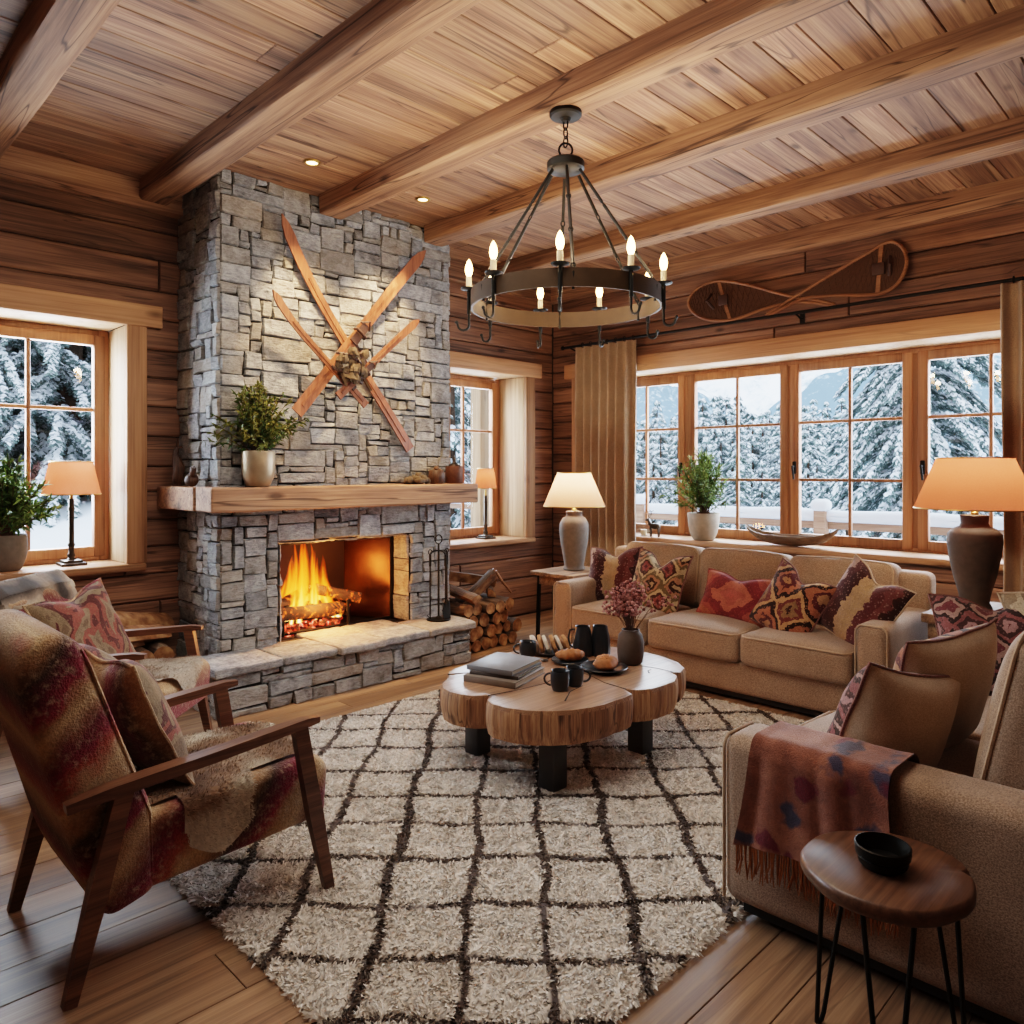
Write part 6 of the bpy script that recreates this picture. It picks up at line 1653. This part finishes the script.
def fir(name, label, loc, data, h, group=None, rz=0):
    t = thing(name, label, 'fir tree', loc, rz, group); (V, Q, T), (V2, Q2) = data
    mb = MB(); mb.tube([(0, 0, -.4), (0, 0, h * .5), (0, 0, h * .97)], [h * .016, h * .011, h * .002], 8); mk('trunk', mb, M['bark'], t)
    npmesh('needle_boughs', V, Q, M['fir'], T, None, t); npmesh('bough_snow', V2, Q2, M['snow'], None, None, t)
    return t
bank = [fir_parts(s, 34, 60, 12, 10.0, .20, .30, .45, .82) for s in (1, 2)]
big = fir_parts(9, 50, 330, 18, 11.5, .26, .15, .62, .80)
def at(px, d): k = (px - 512) / 750 * d; return ((d + k) / S2, (d - k) / S2)
x, y = at(922, 14.5)
fir('snow_laden_fir', 'huge drooping snow-laden fir filling the right side of the wide window', (x, y, -3.6), big, 11.5, None, .4)
protos3 = []
near = [fir_parts(5, 46, 420, 14, 10.0, .21, .085, .5, .93)]
rr = random.Random(8); grp = 'snowy firs in the forest below the mountains'; lab = 'snow-dusted fir standing in the forest beyond the deck rail'
def forest():
    k = 0
    for d, p0, p1, st, top in ((24, 600, 880, 27, 442), (29, 590, 900, 22, 428), (35, 585, 860, 18, 416), (43, 580, 830, 15, 406), (54, 590, 900, 13, 408)):
        p = p0
        while p < p1:
            px = p + rr.uniform(-6, 6); dd = d * rr.uniform(.95, 1.06); x, y = at(px, dd); z = ground_z(x, y) - .3; zt = 1.5 + (470 - top - rr.uniform(-16, 20)) / 750 * dd
            s_ = max(.35, (zt - z) / 10)
            if k < 2:
                o = fir('forest_fir', lab, (x, y, z), bank[k], 10.0, grp, rr.uniform(0, 6)); protos3.append(o); KIDS[o] = [c for c in COL.objects if c.parent == o]
            else: o = dup(protos3[k % 2], (x, y, z), (0, 0, rr.uniform(0, 6)))
            o.scale = (s_ * rr.uniform(.85, 1.1),) * 2 + (s_,); k += 1; p += st
forest()
for i, (px, d, h, lb) in enumerate([(22, 15.5, 13, 'tall snowy fir behind the potted evergreen and the amber lamp'), (70, 14.2, 12, 'snowy fir seen above the amber sill lamp'), (112, 16.5, 13, 'snowy fir half hidden by the left window casing'), (-30, 13.5, 12, 'snowy fir at the outer edge of the left window'), (48, 19, 15, 'snowy fir farther up the bank between the nearer two'), (95, 20, 16, 'snowy fir farther up the bank near the window casing'), (0, 21, 16, 'snowy fir at the back of the bank behind the potted evergreen')]):
    x, y = at(px, d); g_ = 'snowy firs on the bank outside the left window'
    if i == 0: nf = fir('bank_fir', lb, (x, y, ground_z(x, y) - .4), near[0], 10.0, g_); KIDS[nf] = [c for c in COL.objects if c.parent == nf]; o = nf
    else: o = dup(nf, (x, y, ground_z(x, y) - .4), (0, 0, i * 1.3), lb, g_)
    o.scale = (h / 7.5,) * 2 + (h / 10,)
for i, (px, d, h) in enumerate([(452, 17, 9), (468, 24, 9), (440, 22, 11), (495, 27, 10), (478, 34, 11)]):
    x, y = at(px, d); o = dup(protos3[i % 2], (x, y, ground_z(x, y) - .4), (0, 0, i * 2.1), 'pale snowy fir outside the narrow window by the chimney', 'snowy firs outside the narrow window'); o.scale = (h / 10,) * 3

# deck rail with snow
t = thing('deck_railing', 'brown timber deck rail capped with thick snow outside the wide window', 'railing', (9.0, 4.0, 0))
mb = MB(); mb.bev(-.06, .06, -5.5, 8, .80, .885, .008, 0, .4); mk('rail_beam', mb, M['rail'], t)
mb = MB(); mb.bev(-.03, .03, -5.5, 8, .30, .37, .008, 0, .6); mk('lower_rail', mb, M['rail'], t)
mb = MB(); mb.rbox((0, 1.25, .955), (.20, 13.4, .14), .055, 4, 40, 0, 0, None, lambda p: Vector(p) + Vector((.01 * noise.noise(Vector((p[1] * 2, 0, 1))), 0, (.03 * noise.noise(Vector((p[1] * 1.4, 3, 1)))) * (p[2] > 0)))); mk('rail_snow', mb, M['snow'], t, sharp=0)
for y in (-2.9, -.29, 2.3, 4.9, 7.5):
    mb = MB(); mb.bev(-.15, -.02, y - .07, y + .07, -.6, 1.02, .01, 0, .5); pst = mk('post', mb, M['rail'], t)
    mb = MB(); mb.rbox((-.085, y, 1.08), (.20, .22, .15), .07, 5, 3); mk('snow_cap', mb, M['snow'], pst, sharp=0)
x, y = at(481, 8.9)
t = thing('porch_post', 'square timber porch post outside the narrow window', 'post', (x, y, -.6))
mb = MB(); mb.bev(-.09, .09, -.09, .09, 0, 4.2, .012, 0, .5); mk('shaft', mb, M['palez'], t)
mb = MB(); mb.bev(-.12, .12, -.12, .12, 0, .2, .012, 0, .3); mk('foot', mb, M['palez'], t)

# ------------------------------------------------------------------ light
W = bpy.data.worlds.new('winter_sky'); SC.world = W; W.use_nodes = True; nt = W.node_tree; nt.nodes.clear()
bg = nt.nodes.new('ShaderNodeBackground'); ow = nt.nodes.new('ShaderNodeOutputWorld'); tc = nt.nodes.new('ShaderNodeTexCoord'); sx = nt.nodes.new('ShaderNodeSeparateXYZ'); rp = nt.nodes.new('ShaderNodeValToRGB')
nt.links.new(tc.outputs['Generated'], sx.inputs[0]); nt.links.new(sx.outputs[2], rp.inputs[0]); nt.links.new(rp.outputs[0], bg.inputs[0]); nt.links.new(bg.outputs[0], ow.inputs[0])
e = rp.color_ramp; e.elements[0].position = .0; e.elements[0].color = (.86, .93, 1.0, 1); e.elements[1].position = .7; e.elements[1].color = (.62, .76, .95, 1)
bg.inputs[1].default_value = 3.9

def area(name, loc, target, size, power, col, spread=None):
    L = bpy.data.lights.new(name, 'AREA'); L.shape = 'RECTANGLE'; L.size, L.size_y = size; L.energy = power; L.color = col
    if spread: L.spread = rad(spread)
    o = bpy.data.objects.new(name, L); COL.objects.link(o); o.location = loc
    o.rotation_euler = (Vector(target) - Vector(loc)).to_track_quat('-Z', 'Y').to_euler(); return o
COOL = (.78, .89, 1.0)
area('daylight_wide_window', (6.75, 2.95, 1.9), (2.5, 2.6, .7), (4.2, 1.9), 300, COOL)
area('daylight_left_window', (1.2, 6.05, 1.9), (1.6, 3.0, .9), (1.2, 1.8), 215, COOL)
area('daylight_narrow_window', (5.1, 6.1, 1.8), (4.2, 3.0, .8), (1.0, 1.7), 80, COOL)
area('room_fill_down', (1.5, 2.6, 3.2), (1.5, 2.6, 0), (2.2, 2.2), 42, (1, .93, .84))  # added soft fill from overhead, no fixture hangs here
area('room_fill_up', (2.4, 2.2, 1.9), (2.5, 2.3, 3.4), (2.5, 2.5), 24, (1, .90, .78))  # added fill aimed at the ceiling, not a real lamp
def spot(loc, tgt, power, ang, col=(1, .64, .33)):
    L = bpy.data.lights.new('downlight', 'SPOT'); L.energy = power; L.spot_size = rad(ang); L.spot_blend = .7; L.color = col; L.shadow_soft_size = .04
    o = bpy.data.objects.new('downlight', L); COL.objects.link(o); o.location = loc; o.rotation_euler = (Vector(tgt) - Vector(loc)).to_track_quat('-Z', 'Y').to_euler()
spot((2.462, 4.253, 3.42), (2.8, 4.76, 2.0), 210, 58); spot((3.363, 4.269, 3.42), (3.25, 4.76, 2.1), 210, 58)
def pt(loc, power, col, r):
    L = bpy.data.lights.new('fire_light', 'POINT'); L.energy = power; L.color = col; L.shadow_soft_size = r
    o = bpy.data.objects.new('fire_light', L); COL.objects.link(o); o.location = loc
pt((2.92, 4.98, .66), 26, (1, .36, .09), .10); pt((2.9, 4.86, .50), 13, (1, .32, .07), .06)

# ------------------------------------------------------------------ camera
cam = bpy.data.cameras.new('camera'); co = bpy.data.objects.new('camera', cam); COL.objects.link(co)
cam.sensor_fit = 'HORIZONTAL'; cam.sensor_width = 36; cam.lens = 36 * 750 / 1024; cam.clip_end = 3000; cam.clip_start = .05
cam.shift_y = -(512 - 470) / 1024.0
co.location = (0, 0, 1.5); co.rotation_euler = (rad(90), 0, rad(-45)); SC.camera = co
SC.view_settings.view_transform = 'Filmic'
try: SC.view_settings.look = 'Medium High Contrast'
except Exception: pass
SC.view_settings.exposure = .42
SC.cycles.use_denoising = True
SC.cycles.max_bounces = 8; SC.cycles.diffuse_bounces = 4; SC.cycles.glossy_bounces = 4; SC.cycles.transparent_max_bounces = 24; SC.cycles.sample_clamp_indirect = 6
SC.cycles.caustics_reflective = False; SC.cycles.caustics_refractive = False
